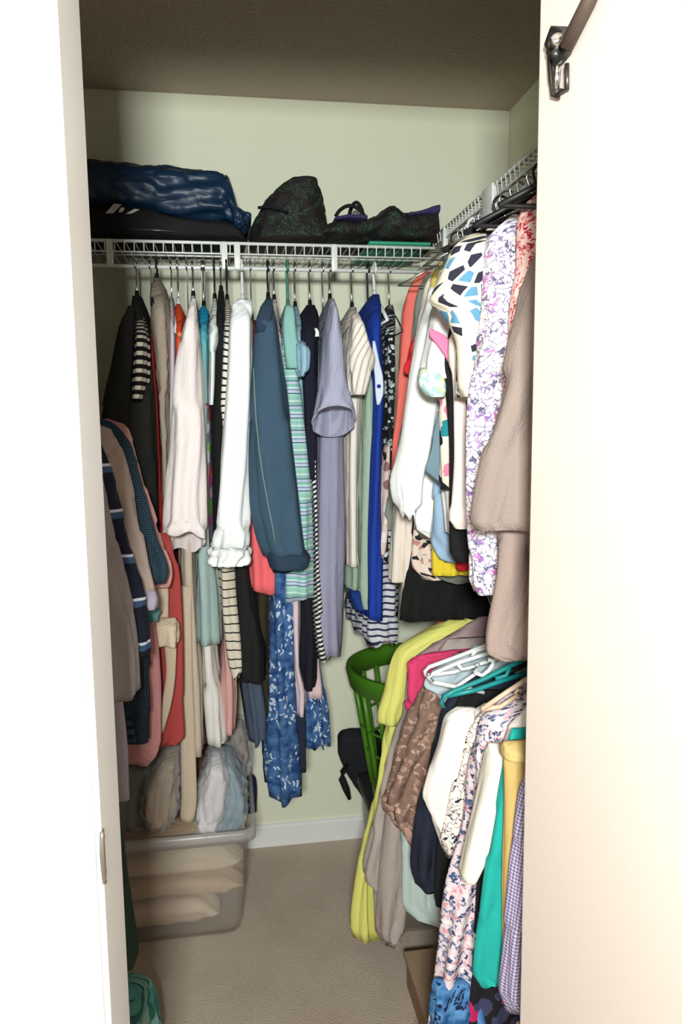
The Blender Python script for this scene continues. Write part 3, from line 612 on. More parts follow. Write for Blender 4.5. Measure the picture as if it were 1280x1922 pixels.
# lower hems of long clothes on the back rail
back('beige_cardigan', 'cardigan', 'long beige cardigan with two hanging panels over the bin', 'inside the long beige cardigan', solid((188, 171, 155)), [(640, 346, 362), (900, 340, 380), (1030, 334, 366), (1200, 338, 374), (1300, 345, 380), (1420, 356, 380)], 1.93, cw_,
     parts=[piece('belt_end', solid((190, 170, 150)), secs_flat([(1100, 335, 360), (1250, 334, 362), (1380, 337, 366), (1500, 339, 369), (1540, 336, 364)], 1.925, .02), fold=.002)], fold=.006)
back('flared_tunic', 'tunic', 'teal grey flared tunic under the wide pinkish blouse', 'inside the teal grey top', solid((158, 178, 176)), [(700, 378, 390), (900, 372, 392), (1005, 370, 396), (1100, 366, 410), (1212, 364, 417)], 1.915, cw_, fold=.007)
back('white_trousers', 'trousers', 'white trouser leg below the teal grey top', 'holding the white trousers', solid((220, 216, 212)), [(900, 382, 394), (1150, 376, 402), (1215, 378, 404), (1300, 380, 415), (1402, 388, 426)], 1.94, None)
back('linen_striped_dress', 'dress', 'cream linen dress with black dashes and uneven hem', 'inside the cream dashed dress', stripes([(0, (40, 38, 38)), (.16, (208, 198, 180))], .024, wob=.012), [(900, 416, 430), (1050, 408, 442), (1120, 412, 446), (1200, 420, 456), (1255, 430, 460), (1275, 440, 450)], 1.93, None, ragged=.018)
back('rose_blouse', 'blouse', 'dusty rose blouse hem beside the white trousers', 'inside the dusty rose blouse', solid((206, 156, 150)), [(1100, 412, 428), (1220, 416, 440), (1300, 414, 444), (1380, 420, 440)], 1.96, None, shoulder=30)
back('black_trousers', 'trousers', 'black trousers below the white blouse cuff', 'holding the black trousers', solid((26, 27, 27)), [(900, 424, 450), (1045, 436, 466), (1150, 442, 484), (1240, 448, 500), (1284, 450, 500)], 1.925, None)
back('slate_skirt', 'skirt', 'slate blue pleated skirt under the black trousers', 'holding the slate blue skirt', solid((70, 82, 100)), [(1150, 458, 486), (1284, 454, 494), (1340, 462, 500), (1398, 474, 498)], 1.96, None, shoulder=20, fold=.009, wave=.03, ragged=.01)
back('olive_trousers', 'trousers', 'dark olive trousers behind the coral dress hem', 'holding the dark olive trousers', solid((54, 44, 30)), [(1000, 478, 506), (1110, 476, 514), (1250, 484, 510), (1345, 490, 506)], 2.0, None, shoulder=20)
MAXI = leafy((30, 62, 116), (74, 112, 162), (190, 204, 224), 30)
back('blue_maxi_dress', 'dress', 'long blue maxi dress with white leaves, lowest hem on the back rail', 'inside the blue leafy maxi dress', MAXI, [(700, 500, 520), (1000, 512, 548), (1100, 512, 552), (1250, 511, 552), (1380, 509, 560), (1480, 508, 566), (1508, 512, 566)], 1.915, cw_, fold=.011, wave=.05, ragged=.012,
     parts=[piece('side_panel', MAXI, secs_flat([(1180, 560, 590), (1290, 568, 604), (1340, 570, 610), (1398, 576, 612)], 2.02, .05, 20), fold=.010, wave=.04, ragged=.01),
            piece('sash', solid((34, 40, 58)), secs_flat([(1290, 552, 570), (1380, 556, 574), (1448, 560, 574)], 1.95, .02, 14), fold=.002)])
back('pale_pink_scarf', 'scarf', 'pale pink scarf ends below the mint striped tee', 'holding the pale pink scarf', solid((216, 192, 200)), [(1000, 546, 566), (1130, 544, 566), (1250, 548, 564), (1310, 552, 576), (1346, 556, 574)], 1.925, None, shoulder=20,
     parts=[piece('short_end', solid((220, 190, 196)), secs_flat([(1200, 572, 592), (1280, 578, 602), (1308, 578, 602)], 1.99, .03, 10), fold=.003)])
back('black_leggings', 'leggings', 'navy black leggings between pink scarf and lavender dress', 'holding the navy black leggings', solid((24, 24, 36)), [(1000, 564, 590), (1140, 563, 594), (1220, 563, 598), (1280, 564, 598), (1297, 566, 594)], 1.945, None, shoulder=20, fold=.006)

# ------------------------------------------------------------------ clothes on the left rail, near to far
left('grey_sweater', 'sweater', 'heathered grey sweater nearest the left door jamb', 'inside the heathered grey sweater', solid((150, 140, 140), 1, .7, 240), [(830, 176), (900, 192), (1000, 214), (1100, 236), (1230, 257), (1300, 259), (1312, 240)], 1.40, .07, bp_, fold=.007)
left('navy_striped_sweater', 'sweater', 'navy sweater with wide white and blue stripes', 'inside the navy striped sweater', stripes([(0, (28, 32, 50)), (.80, (214, 220, 230)), (.86, (64, 88, 124))], .088), [(800, 178), (842, 195), (900, 214), (1000, 238), (1100, 262), (1185, 280), (1228, 281)], 1.48, .05, bp_)
left('taupe_pullover', 'pullover', 'pinkish taupe pullover with a lilac cuff', 'inside the pinkish taupe top', solid((176, 156, 146)), [(796, 184), (806, 208), (850, 230), (930, 250), (1050, 275), (1108, 290)], 1.57, .05, wp_,
     parts=[piece('cuff', solid((176, 168, 188)), secs_flat([(1104, 262, 291), (1122, 268, 296), (1140, 274, 296)], 1.57, .05, 8), fold=.002)])
left('dotted_cardigan', 'cardigan', 'navy teal cardigan with tiny dots and black lower edge', 'inside the navy dotted cardigan', dots((26, 42, 56), (60, 84, 100), 190, .32), [(782, 176), (790, 206), (806, 228), (850, 250), (930, 273), (1010, 293), (1075, 314), (1094, 308)], 1.66, .05, wp_)
left('rose_pullover', 'pullover', 'dusty rose pullover edge behind the navy dotted cardigan', 'inside the dusty rose top', solid((200, 146, 142)), [(786, 200), (798, 236), (830, 250), (900, 268), (1000, 298), (1080, 326), (1100, 322)], 1.75, .04, wp_)
left('black_dotted_trousers', 'trousers', 'black trousers with tiny blue dots on the left', 'holding the black dotted trousers', dots((24, 26, 32), (50, 70, 90), 200, .3), [(1000, 230), (1230, 276), (1300, 282), (1388, 282)], 1.60, .05, None)
left('lilac_trousers', 'trousers', 'pale lilac trouser leg at the left door jamb', 'holding the pale lilac trousers', solid((176, 166, 178)), [(1000, 200), (1250, 226), (1400, 242), (1496, 246)], 1.50, .04, None)
left('rose_trousers', 'trousers', 'dusty pink trousers with a torn looking hem on the left', 'holding the dusty pink trousers', solid((190, 132, 132)), [(1000, 250), (1230, 296), (1380, 300), (1410, 296), (1432, 278)], 1.72, .04, None, ragged=.008)
left('coral_red_dress', 'dress', 'coral red dress in the shade behind the left clothes', 'inside the coral red dress', solid((160, 62, 60)), [(1000, 318), (1090, 338), (1200, 342), (1380, 342), (1396, 330)], 1.84, .04, bp_)
left('fleece_jacket', 'jacket', 'cream fleece sleeve with a thick folded cuff on the left', 'inside the cream fleece jacket', solid((200, 180, 158), 1, 1, 160, .12), [(1000, 300), (1080, 318), (1165, 320), (1200, 316), (1210, 300)], 1.80, .05, wp_,
     parts=[piece('cuff', solid((206, 186, 164), 1, 1, 160, .12), secs_flat([(1160, 286, 330), (1175, 282, 335), (1195, 282, 335), (1208, 286, 332)], 1.77, .06, 14), rough=.004, rfreq=60),
            piece('belt', solid((186, 166, 144)), secs_flat([(1205, 308, 332), (1260, 312, 330), (1320, 304, 322), (1372, 296, 308)], 1.79, .02, 16), fold=.002)])
left('teal_blouse', 'blouse', 'small patch of teal blouse above the fleece cuff', 'inside the teal blouse', solid((86, 134, 134)), [(1000, 270), (1100, 288), (1150, 297), (1165, 296)], 1.70, .03, None)
left('green_trousers', 'trousers', 'dark green trouser leg ending above the carpet at far left', 'holding the dark green trousers', solid((34, 54, 44)), [(1500, 222), (1690, 244), (1790, 257), (1815, 248)], 1.25, .05, None)

# ------------------------------------------------------------------ clothes on the upper right rail, far to near
right('coral_cardigan', 'cardigan', 'coral cardigan, farthest on the right rail by the corner', 'inside the coral cardigan', solid((240, 120, 108)), [(510, 792), (525, 777), (545, 766), (640, 750), (750, 745), (900, 728), (1000, 714), (1036, 712), (1040, 722)], 1.98, .05, bp_)
right('grey_green_tunic', 'tunic', 'grey green tunic edge right of the coral cardigan', 'inside the grey green tunic', solid((128, 136, 126)), [(512, 802), (535, 788), (640, 773), (760, 762), (900, 737), (985, 725), (994, 732)], 1.92, .04, cw_)
right('red_shirt', 'shirt', 'small bright red sleeve tip left of the white striped shirt', 'inside the red shirt', solid((226, 48, 56)), [(540, 806), (620, 782), (660, 768), (698, 758), (706, 766)], 1.885, .04, cw_)
CRM = solid((232, 219, 206))
right('cream_cardigan', 'cardigan', 'long cream cardigan with two narrow sleeves hanging low', 'inside the long cream cardigan', CRM, [(505, 812), (540, 797), (700, 770), (850, 756), (950, 742), (1085, 733), (1092, 738)], 1.84, .05, wp_,
      parts=[piece('sleeve', CRM, secs_flat([(900, 760, 780), (970, 757, 781), (1050, 757, 779), (1143, 752, 776)], 1.79, .05), fold=.003), piece('sleeve', CRM, secs_flat([(940, 742, 760), (1000, 737, 758), (1090, 732, 756)], 1.80, .05), fold=.003)])
right('mustard_tunic', 'tunic', 'mustard yellow tunic edge at the collar of the cream cardigan', 'inside the mustard tunic', solid((204, 184, 96)), [(486, 832), (505, 816), (550, 807), (640, 800), (800, 790)], 1.79, .03, cw_)
right('black_maxi_dress', 'dress', 'long black dress hanging lowest behind the yellow cardigan shoulder', 'inside the long black dress', solid((20, 20, 20)), [(560, 822), (700, 800), (1000, 778), (1100, 760), (1165, 752)], 1.76, .04, cw_, fold=.007)
right('sprigged_blouse', 'blouse', 'pale sprigged blouse hem under the white blouse', 'inside the pale sprigged blouse', floral((226, 206, 192), [(40, 36, 40), (190, 130, 130)], 45, .3), [(700, 800), (900, 785), (1045, 774), (1070, 778), (1088, 795)], 1.72, .03, None)
WB = solid((244, 244, 243), .75)
right('white_gauze_blouse', 'blouse', 'large bright white gauze blouse in front of the cream cardigan', 'inside the large white gauze blouse', WB, [(448, 856), (475, 838), (540, 818), (640, 796), (760, 782), (900, 772), (970, 776), (1004, 784), (1010, 800)], 1.66, .06, bp_, fold=.008,
      parts=[piece('sleeve', WB, secs_flat([(540, 806, 840), (640, 783, 830), (760, 762, 815), (860, 749, 800), (905, 739, 790), (940, 744, 786), (968, 756, 778)], 1.61, .06), fold=.007, wave=.075, fold0=.4, ragged=.006)])
right('grey_green_skirt', 'skirt', 'grey green skirt hem low behind the yellow and red ones', 'holding the grey green skirt', solid((112, 116, 104)), [(900, 838), (1000, 828), (1085, 826), (1094, 840)], 1.69, .03, None)
right('yellow_skirt', 'skirt', 'bright yellow skirt hem below the white gauze blouse', 'holding the bright yellow skirt', solid((222, 196, 52)), [(800, 830), (960, 816), (1050, 815), (1080, 817)], 1.62, .03, None)
right('light_denim_skirt', 'skirt', 'light blue denim skirt with a rounded hem', 'holding the light denim skirt', solid((150, 176, 202), .9, .4, 300, .15), [(800, 830), (1000, 808), (1030, 816), (1048, 826), (1056, 838)], 1.58, .03, None)
right('red_trousers', 'trousers', 'small red hem right of the bright yellow skirt', 'holding the red trousers', solid((190, 30, 44)), [(900, 866), (1040, 860), (1068, 858), (1071, 866)], 1.55, .03, None)
PS = solid((240, 236, 234), .85)
right('pink_banded_shirt', 'shirt', 'white shirt with pink bands left of the ball panel shirt', 'inside the pink banded shirt', PS, [(460, 868), (490, 848), (560, 828), (640, 806), (690, 800), (760, 826), (850, 828), (1000, 836)], 1.52, .05, bp_,
      parts=[piece('sleeve', PS, secs_flat([(570, 814, 830), (610, 806, 842), (650, 800, 851), (680, 793, 849), (712, 790, 836)], 1.47, .07, 24), fold=.004),
             piece('band', solid((238, 130, 170)), secs_flat([(618, 806, 812), (628, 806, 832), (645, 818, 846), (664, 832, 851), (680, 842, 850)], 1.428, .012, 16), fold=.001),
             piece('floral_cuff', floral((226, 236, 226), [(236, 226, 150), (170, 210, 210)], 50, .35), secs_flat([(690, 788, 806), (710, 784, 832), (730, 790, 836), (746, 806, 832)], 1.46, .05, 14), fold=.003),
             piece('band', solid((236, 110, 160)), secs_flat([(768, 822, 846), (776, 824, 846), (784, 826, 846)], 1.49, .012, 8), fold=.001)])
right('ribbon_print_dress', 'dress', 'cream dress with yellow, black and teal marks', 'inside the cream ribbon print dress', floral((234, 220, 204), [(30, 30, 34), (232, 180, 60), (40, 130, 140), (236, 130, 160)], 26, .4, thr=.0), [(640, 852), (740, 828), (800, 824), (900, 824), (920, 832)], 1.475, .03, None)
right('slate_scarf', 'scarf', 'slate blue pointed scarf end over the white gauze blouse', 'holding the slate blue scarf', solid((112, 136, 150)), [(700, 846), (780, 820), (850, 806), (882, 798), (896, 812), (908, 826)], 1.50, .02, None, fold=.002)
right('black_blouse', 'blouse', 'black blouse showing as a dark strip beside the pale pink one', 'inside the black strip blouse', solid((24, 24, 26)), [(470, 876), (560, 856), (690, 836), (750, 840), (850, 846), (990, 846), (1050, 848), (1054, 856)], 1.44, .04, bp_)
right('pale_pink_tunic', 'tunic', 'pale pink tunic left of the white sketch print dress', 'inside the pale pink tunic', solid((240, 222, 214)), [(460, 890), (560, 866), (650, 846), (750, 852), (850, 853), (985, 845), (991, 852)], 1.39, .05, bp_)
PEN = patches((240, 230, 208), [(46, 46, 62), (46, 46, 62), (96, 150, 182)], 42, .55, .13)
right('ball_panel_shirt', 'shirt', 'cream shirt with black and blue angular ball panels', 'inside the ball panel shirt', PEN, [(424, 920), (445, 900), (480, 884), (560, 872), (700, 872), (800, 880)], 1.345, .04, ww_,
      parts=[piece('sleeve', PEN, secs_flat([(440, 880, 912), (462, 852, 916), (500, 834, 917), (540, 818, 917), (564, 809, 916), (584, 832, 915), (620, 848, 914), (650, 857, 912), (700, 858, 906), (746, 862, 880)], 1.30, .07, 36), fold=.004, wave=.07)])
LPR = lines((240, 236, 240), (132, 118, 152), 74, .075, warp=.035, blots=[(146, 108, 168), (196, 120, 184), (96, 92, 120), (226, 200, 196)], bs=70, bsize=.32)
right('sketch_print_dress', 'dress', 'white dress with fine purple sketch print', 'inside the white sketch print dress', LPR, [(404, 962), (425, 936), (450, 916), (520, 913), (620, 905), (700, 886), (760, 878), (850, 876), (985, 877), (1050, 882), (1106, 883), (1113, 892)], 1.25, .06, ww_, fold=.008)
right('rose_print_blouse', 'blouse', 'light pink blouse with small red roses near the door', 'inside the red rose blouse', floral((244, 208, 202), [(206, 60, 66), (220, 110, 110), (190, 40, 60)], 95, .34), [(366, 1006), (385, 985), (420, 973), (500, 972), (560, 960), (640, 950), (800, 946)], 1.19, .04, ww_)
TPE = solid((148, 132, 125), 1, .8, 240, .10)
right('taupe_cardigan', 'cardigan', 'long taupe wool cardigan nearest the folding door', 'inside the long taupe cardigan', TPE, [(440, 1020), (500, 1000), (560, 980), (620, 965), (700, 950), (800, 930), (900, 909), (985, 898), (994, 906)], 1.10, .07, bp_, fold=.008, wave=.09,
      parts=[piece('under_layer', solid((156, 136, 128), 1, .8, 240, .10), secs_flat([(900, 935, 1080), (995, 934, 1080), (1060, 931, 1080), (1150, 920, 1080), (1222, 912, 1080), (1234, 930, 1080)], 1.15, .04), fold=.007, wave=.09)])
for i, (y, kd) in enumerate(((1.16, bp_), (1.28, bp_), (1.33, ww_), (1.42, cw_), (1.47, bp_), (1.56, cw_), (1.62, cw_), (1.86, cw_))):
    d = ('first', 'second', 'third', 'fourth', 'fifth', 'sixth', 'seventh', 'eighth')[i]
    hanger(kd, (RODR_X, y, RODR_Z), (1, 0, 0), (RODR_X, y, RODR_Z-.055), 'spare, %s from the door on the upper right rail' % d)

# ------------------------------------------------------------------ clothes on the lower right rail, far to near
def low(*a, **k): return right(*a, low=True, **k)
low('rust_tunic', 'tunic', 'rust orange tunic shoulder just above the yellow cardigan', 'inside the rust orange tunic', solid((190, 92, 60)), [(1126, 894), (1145, 860), (1165, 820), (1300, 770), (1400, 750)], 1.83, .04, bp_)
YEL = solid((226, 222, 122))
low('yellow_cardigan', 'cardigan', 'long pale yellow cardigan on the lower right rail', 'inside the pale yellow cardigan', YEL, [(1140, 894, 975), (1170, 838, 975), (1195, 788, 975), (1225, 754, 975), (1300, 739, 940), (1360, 728, 880), (1450, 712, 820), (1550, 692, 770), (1650, 672, 724), (1740, 663, 716), (1758, 668, 712)], 1.76, .05, bp_,
    parts=[piece('sleeve', YEL, secs_flat([(1164, 840, 876), (1195, 782, 832), (1220, 746, 790), (1250, 733, 770), (1300, 722, 764), (1340, 711, 756), (1354, 711, 752)], 1.735, .06), fold=.004),
           piece('front_edge', solid((214, 210, 108)), secs_flat([(1600, 690, 712), (1700, 688, 712), (1759, 690, 716)], 1.725, .02, 10), fold=.001)])
low('pinstripe_tee', 'tee', 'grey pink thin striped tee under the yellow shoulder', 'inside the grey pink striped tee', stripes([(0, (176, 150, 150)), (.5, (146, 126, 132))], .012, 'u'), [(1158, 898), (1180, 866), (1205, 822), (1230, 785), (1255, 766), (1400, 755)], 1.67, .04, bp_)
GRY = solid((172, 158, 152), 1, .7, 240)
low('grey_wool_cardigan', 'cardigan', 'long warm grey wool cardigan right of the yellow one', 'inside the warm grey wool cardigan', GRY, [(1200, 840, 980), (1260, 800, 975), (1330, 762, 930), (1450, 726, 850), (1560, 700, 790), (1640, 684, 764), (1660, 702, 760), (1745, 708, 754), (1764, 718, 744)], 1.64, .06, bp_, fold=.008,
    parts=[piece('front_panel', GRY, secs_flat([(1400, 742, 800), (1550, 722, 772), (1680, 710, 758), (1740, 708, 752), (1762, 718, 742)], 1.60, .04), fold=.005)])
low('magenta_tee', 'tee', 'magenta pink tee sleeve beside the yellow cardigan', 'inside the magenta tee', solid((222, 66, 112)), [(1222, 826), (1230, 790), (1245, 764), (1290, 764), (1325, 766), (1340, 772)], 1.60, .04, wp_)
low('mint_grey_jacket', 'jacket', 'pale mint grey jacket hem under the brown floral blouse', 'inside the pale mint jacket', solid((186, 200, 196)), [(1250, 830, 970), (1400, 770, 900), (1520, 752, 850), (1600, 757, 836), (1690, 758, 830), (1708, 770, 832), (1730, 808, 830)], 1.575, .05, wp_)
LACE = floral((132, 104, 92), [(196, 160, 144), (176, 140, 124), (140, 112, 100), (132, 104, 92)], 80, .4, warp=.03)
low('brown_floral_blouse', 'blouse', 'sheer brown floral blouse in the middle of the lower right rail', 'inside the sheer brown floral blouse', LACE, [(1225, 856, 975), (1262, 812, 960), (1300, 792, 930), (1400, 757, 860), (1490, 731, 815), (1520, 728, 800), (1540, 742, 795), (1568, 768, 786)], 1.53, .06, wp_, fold=.015, wave=.05, ragged=.012)
low('pale_grey_shirt', 'shirt', 'pale grey blue shirt shoulder under the white hangers', 'inside the pale grey shirt', solid((190, 204, 212)), [(1212, 892), (1240, 846), (1260, 810), (1285, 796), (1302, 815), (1322, 850)], 1.49, .03, wp_)
low('navy_jacket', 'jacket', 'dark navy jacket left of the white blouse on lower rail', 'inside the dark navy jacket', solid((36, 42, 58)), [(1270, 880, 975), (1300, 850, 975), (1340, 826, 950), (1450, 806, 905), (1540, 781, 870), (1620, 775, 856), (1650, 780, 850), (1668, 796, 838)], 1.43, .05, bp_, fold=.007)
low('black_trousers', 'trousers', 'black trouser hem between navy jacket and paisley dress', 'holding the lower black trousers', solid((22, 22, 24)), [(1300, 860, 960), (1500, 830, 900), (1600, 820, 860), (1692, 816, 842)], 1.38, .03, None)
WHB = solid((240, 232, 226), .85)
low('ivory_blouse', 'blouse', 'ivory blouse with a pointed sleeve on the lower right rail', 'inside the ivory blouse', WHB, [(1320, 910), (1345, 872), (1400, 852), (1500, 838), (1600, 836)], 1.34, .03, bp_,
    parts=[piece('sleeve', WHB, secs_flat([(1328, 858, 890), (1345, 838, 890), (1400, 824, 874), (1470, 800, 862), (1492, 795, 856), (1540, 815, 848), (1596, 833, 843)], 1.30, .05), fold=.003)])
low('sprig_blouse', 'blouse', 'white blouse with black sprigs beside the paisley dress', 'inside the black sprig blouse', lines((238, 224, 216), (60, 50, 70), 70, .05, warp=.05, blots=[(150, 120, 110), (40, 40, 60)], bs=44, bsize=.2), [(1325, 930), (1345, 895), (1400, 872), (1480, 852), (1560, 838), (1592, 832), (1602, 845)], 1.27, .04, bp_, fold=.008)
low('paisley_maxi_dress', 'dress', 'long pink and navy paisley maxi dress, lowest on the right', 'inside the paisley maxi dress', floral((222, 204, 210), [(60, 66, 100), (214, 150, 160), (110, 120, 150), (236, 226, 226), (70, 90, 130), (222, 204, 210)], 125, .46, warp=.02), [(1285, 975, 1100), (1320, 940, 1100), (1345, 912, 1100), (1450, 886, 1010), (1550, 874, 970), (1650, 846, 945), (1750, 832, 930), (1850, 820, 915), (1990, 808, 905)], 1.21, .07, bp_, fold=.012,
    parts=[piece('blue_hem', leafy((34, 84, 140), (90, 140, 190), (20, 30, 60), 40), secs_flat([(1840, 815, 900), (1900, 811, 906), (2000, 806, 910)], 1.18, .05, 12), fold=.010, wave=.04)])
low('dark_floral_skirt', 'skirt', 'black skirt with magenta and white blooms beside the teal trousers', 'holding the dark floral skirt', floral((26, 22, 30), [(190, 30, 90), (220, 214, 204), (60, 60, 90), (26, 22, 30)], 26, .42), [(1420, 940), (1500, 914), (1600, 900), (1700, 893), (1880, 880), (1990, 872)], 1.165, .03, bp_)
low('ivory_tee', 'tee', 'ivory long sleeve hanging across the paisley dress', 'inside the ivory long sleeved tee', WHB, [(1330, 985), (1380, 950), (1450, 935), (1500, 932)], 1.14, .03, bp_,
    parts=[piece('sleeve', solid((238, 232, 218)), secs_flat([(1396, 918, 944), (1450, 908, 938), (1520, 893, 925), (1600, 874, 906), (1644, 865, 886)], 1.12, .05), fold=.003)])
low('teal_trousers', 'trousers', 'bright teal trousers near the folding door', 'holding the bright teal trousers', solid((30, 160, 152)), [(1368, 962), (1390, 955), (1475, 939), (1560, 926), (1700, 908), (1838, 896), (1846, 906)], 1.085, .04, bp_, fold=.005)
low('tan_trousers', 'trousers', 'tan khaki trousers between teal trousers and gingham shirt', 'holding the tan khaki trousers', solid((190, 162, 100)), [(1392, 950), (1402, 943), (1500, 944), (1650, 941), (1850, 938)], 1.05, .04, bp_, fold=.005,
    parts=[piece('waistband', solid((198, 172, 112)), secs_flat([(1392, 946, 1060), (1400, 943, 1060), (1420, 943, 1060)], 1.04, .045, 8), fold=.001)])
low('gingham_shirt', 'shirt', 'small lavender gingham shirt nearest the folding door', 'inside the lavender gingham shirt', gingham((196, 186, 204), (150, 140, 172), (96, 90, 130), .0056), [(1400, 1010), (1440, 990), (1500, 976), (1600, 966), (1700, 957), (1800, 949), (1870, 945), (1898, 962)], 1.01, .05, bp_, fold=.008)

# empty hangers among the lower right clothes
def loose_hanger(kind, label, arm, tip, hook, Y, r=.0042):
    p = at(arm[0][0], arm[0][1], Y); o = empty('clothes_hanger', tuple(p-np.array([0, 0, .08])), label, 'hanger', 'clothes hangers')
    MB().tube([at(x, y, Y) for x, y in arm], r, 8).build('shoulder_bar', HM[kind], o)
    MB().tube([at(x, y, Y+.004) for x, y in tip], r, 8).build('trouser_bar', HM[kind], o)
    MB().tube([at(x, y, Y-.004) for x, y in hook], r*.9, 8).build('hook', HM[kind], o)
loose_hanger(wp_, 'empty white plastic hanger, upper of the two crossing near the teal one', [(1010, 1170), (930, 1205), (860, 1232), (805, 1252), (797, 1260), (800, 1268)], [(800, 1268), (850, 1262), (920, 1240), (990, 1222)], [(930, 1205), (925, 1216), (905, 1218), (893, 1222), (886, 1232)], 1.40)
loose_hanger(wp_, 'empty white plastic hanger, lower one with its full triangle showing', [(1010, 1190), (930, 1222), (860, 1244), (812, 1264), (805, 1272), (812, 1280)], [(812, 1280), (850, 1288), (880, 1293), (908, 1300)], [(858, 1245), (866, 1256), (880, 1254), (898, 1247), (896, 1262), (870, 1280), (856, 1290)], 1.36)
loose_hanger(wp_, 'small white hanger hook curling over the teal hanger', [(890, 1262), (905, 1268), (918, 1258), (926, 1246)], [(926, 1246), (924, 1239), (916, 1238)], [(890, 1262), (900, 1250), (894, 1246)], 1.33)
loose_hanger('teal plastic', 'teal plastic hanger below the white ones', [(1000, 1232), (958, 1250), (910, 1274), (850, 1298), (834, 1306), (829, 1318), (833, 1327)], [(840, 1306), (890, 1296), (930, 1282), (990, 1262)], [(958, 1250), (950, 1268), (930, 1274)], 1.31, .0048)
loose_hanger('beige plastic', 'beige plastic hanger above the sprig and paisley clothes', [(1010, 1264), (984, 1278), (950, 1300), (904, 1332)], [(904, 1332), (940, 1326), (974, 1302), (972, 1292)], [(972, 1292), (968, 1300), (976, 1306)], 1.18, .0045)

# ------------------------------------------------------------------ things on the floor
def glassy(name, col, alpha, rough):
    m = bpy.data.materials.new(name); m.use_nodes = True; t = m.node_tree; b = t.nodes['Principled BSDF']; out = t.nodes['Material Output']
    b.inputs['Base Color'].default_value = (*s2l(col), 1); b.inputs['Roughness'].default_value = rough
    tr = t.nodes.new('ShaderNodeBsdfTransparent'); mx = t.nodes.new('ShaderNodeMixShader'); mx.inputs[0].default_value = alpha
    t.links.new(tr.outputs[0], mx.inputs[1]); t.links.new(b.outputs[0], mx.inputs[2]); t.links.new(mx.outputs[0], out.inputs['Surface']); return m
M_BIN = glassy('cloudy_clear_plastic', (204, 192, 182), .20, .3); M_FILM = glassy('clear_plastic_film', (236, 238, 242), .20, .05)
def rbox_ring(x0, x1, y0, y1, z, r, n=6):
    pts = []
    for cx, cy, a0 in ((x1-r, y1-r, 0), (x0+r, y1-r, 90), (x0+r, y0+r, 180), (x1-r, y0+r, 270)):
        for k in range(n+1):
            a = math.radians(a0+90*k/n); pts.append((cx+r*math.cos(a), cy+r*math.sin(a), z))
    return pts
def shell(rings, cap0=True, cap1=False):
    n = len(rings[0]); v = [p for R in rings for p in R]; f = []
    for i in range(len(rings)-1):
        for k in range(n): f.append((i*n+k, i*n+(k+1) % n, (i+1)*n+(k+1) % n, (i+1)*n+k))
    if cap0: f.append(tuple(range(n))[::-1])
    if cap1: f.append(tuple((len(rings)-1)*n+k for k in range(n)))
    return v, f
BX0, BX1, BY0, BY1, BH = -.62, .035, 1.965, 2.40, .335
bn = empty('storage_bin', ((BX0+BX1)/2, (BY0+BY1)/2, 0), 'cloudy clear plastic storage bin full of bedding on the carpet', 'bin')
def br(z, g, r=.04): return rbox_ring(BX0+g, BX1-g, BY0+g, BY1-g, z, r)
mesh_obj('body', *shell([br(.003, .035), br(.03, .028), br(.16, .016), br(BH-.02, .004), br(BH-.018, .007), br(.16, .019), br(.03, .031), br(.006, .038)], True, True), M_BIN, bn)
mesh_obj('rim', *shell([br(BH-.035, -.004), br(BH-.035, -.014), br(BH, -.014), br(BH, -.002), br(BH-.02, .0), br(BH-.03, -.002)], False), glassy('cloudy_rim_plastic', (206, 202, 200), .4, .25), bn)
def blob(name, label, cat, mat, sts, Y, T, film=None, group=None, **k):
    s = secs_flat(sts, Y, T, 26); c = (np.array(s[-1][0])+np.array(s[-1][1]))/2
    o = empty(name, (c[0], Y, c[2]), label, cat, group); cloth('cloth', mat, o, s, hem=False, **k)
    if film: cloth('plastic_wrap', M_FILM, o, secs_flat([(p-(6 if i == 0 else 0)+(3 if i == len(sts)-1 else 0), a-6, b+6) for i, (p, a, b) in enumerate(sts)], Y, T*1.12, 26), hem=False, fold=.006, wave=.03, rough=.014, rfreq=38, ring=110)
    return o
# folded bedding inside the bin: a zigzag of soft layers
def layer(name, label, mat, x0, x1, z0, z1, y0, y1, sag, seed):
    n = 24; secs = []
    for i in range(n):
        t = i/(n-1); x = x0+(x1-x0)*t; e = min(1, min(t, 1-t)*8+.15); zc = (z0+z1)/2+sag*math.sin(t*3.1+seed); h = (z1-z0)/2*e
        secs.append((np.array([x, y0, zc+h]), np.array([x, y0, zc-h]), y0, y1))
    o = empty(name, ((x0+x1)/2, (y0+y1)/2, z0), label, 'bedding', 'bedding in the storage bin'); cloth('cloth', mat, o, secs, hem=False, fold=.006, wave=.09, rough=.008, rfreq=9)
layer('folded_blanket', 'beige blanket folded lowest in the clear bin', solid((226, 206, 186)), -.57, -.06, .014, .11, 2.005, 2.36, .004, .2)
layer('folded_blanket', 'tan blanket folded in the middle of the clear bin', solid((206, 180, 152)), -.575, .01, .106, .19, 2.0, 2.36, .006, 1)
layer('folded_blanket', 'light beige quilt folded on top in the clear bin', solid((220, 202, 180)), -.585, .012, .188, .268, 1.995, 2.37, .008, 2.1)
layer('folded_blanket', 'brown blanket folded uppermost in the clear bin', solid((170, 146, 122)), -.585, .012, .264, .327, 1.992, 2.37, .004, .8)

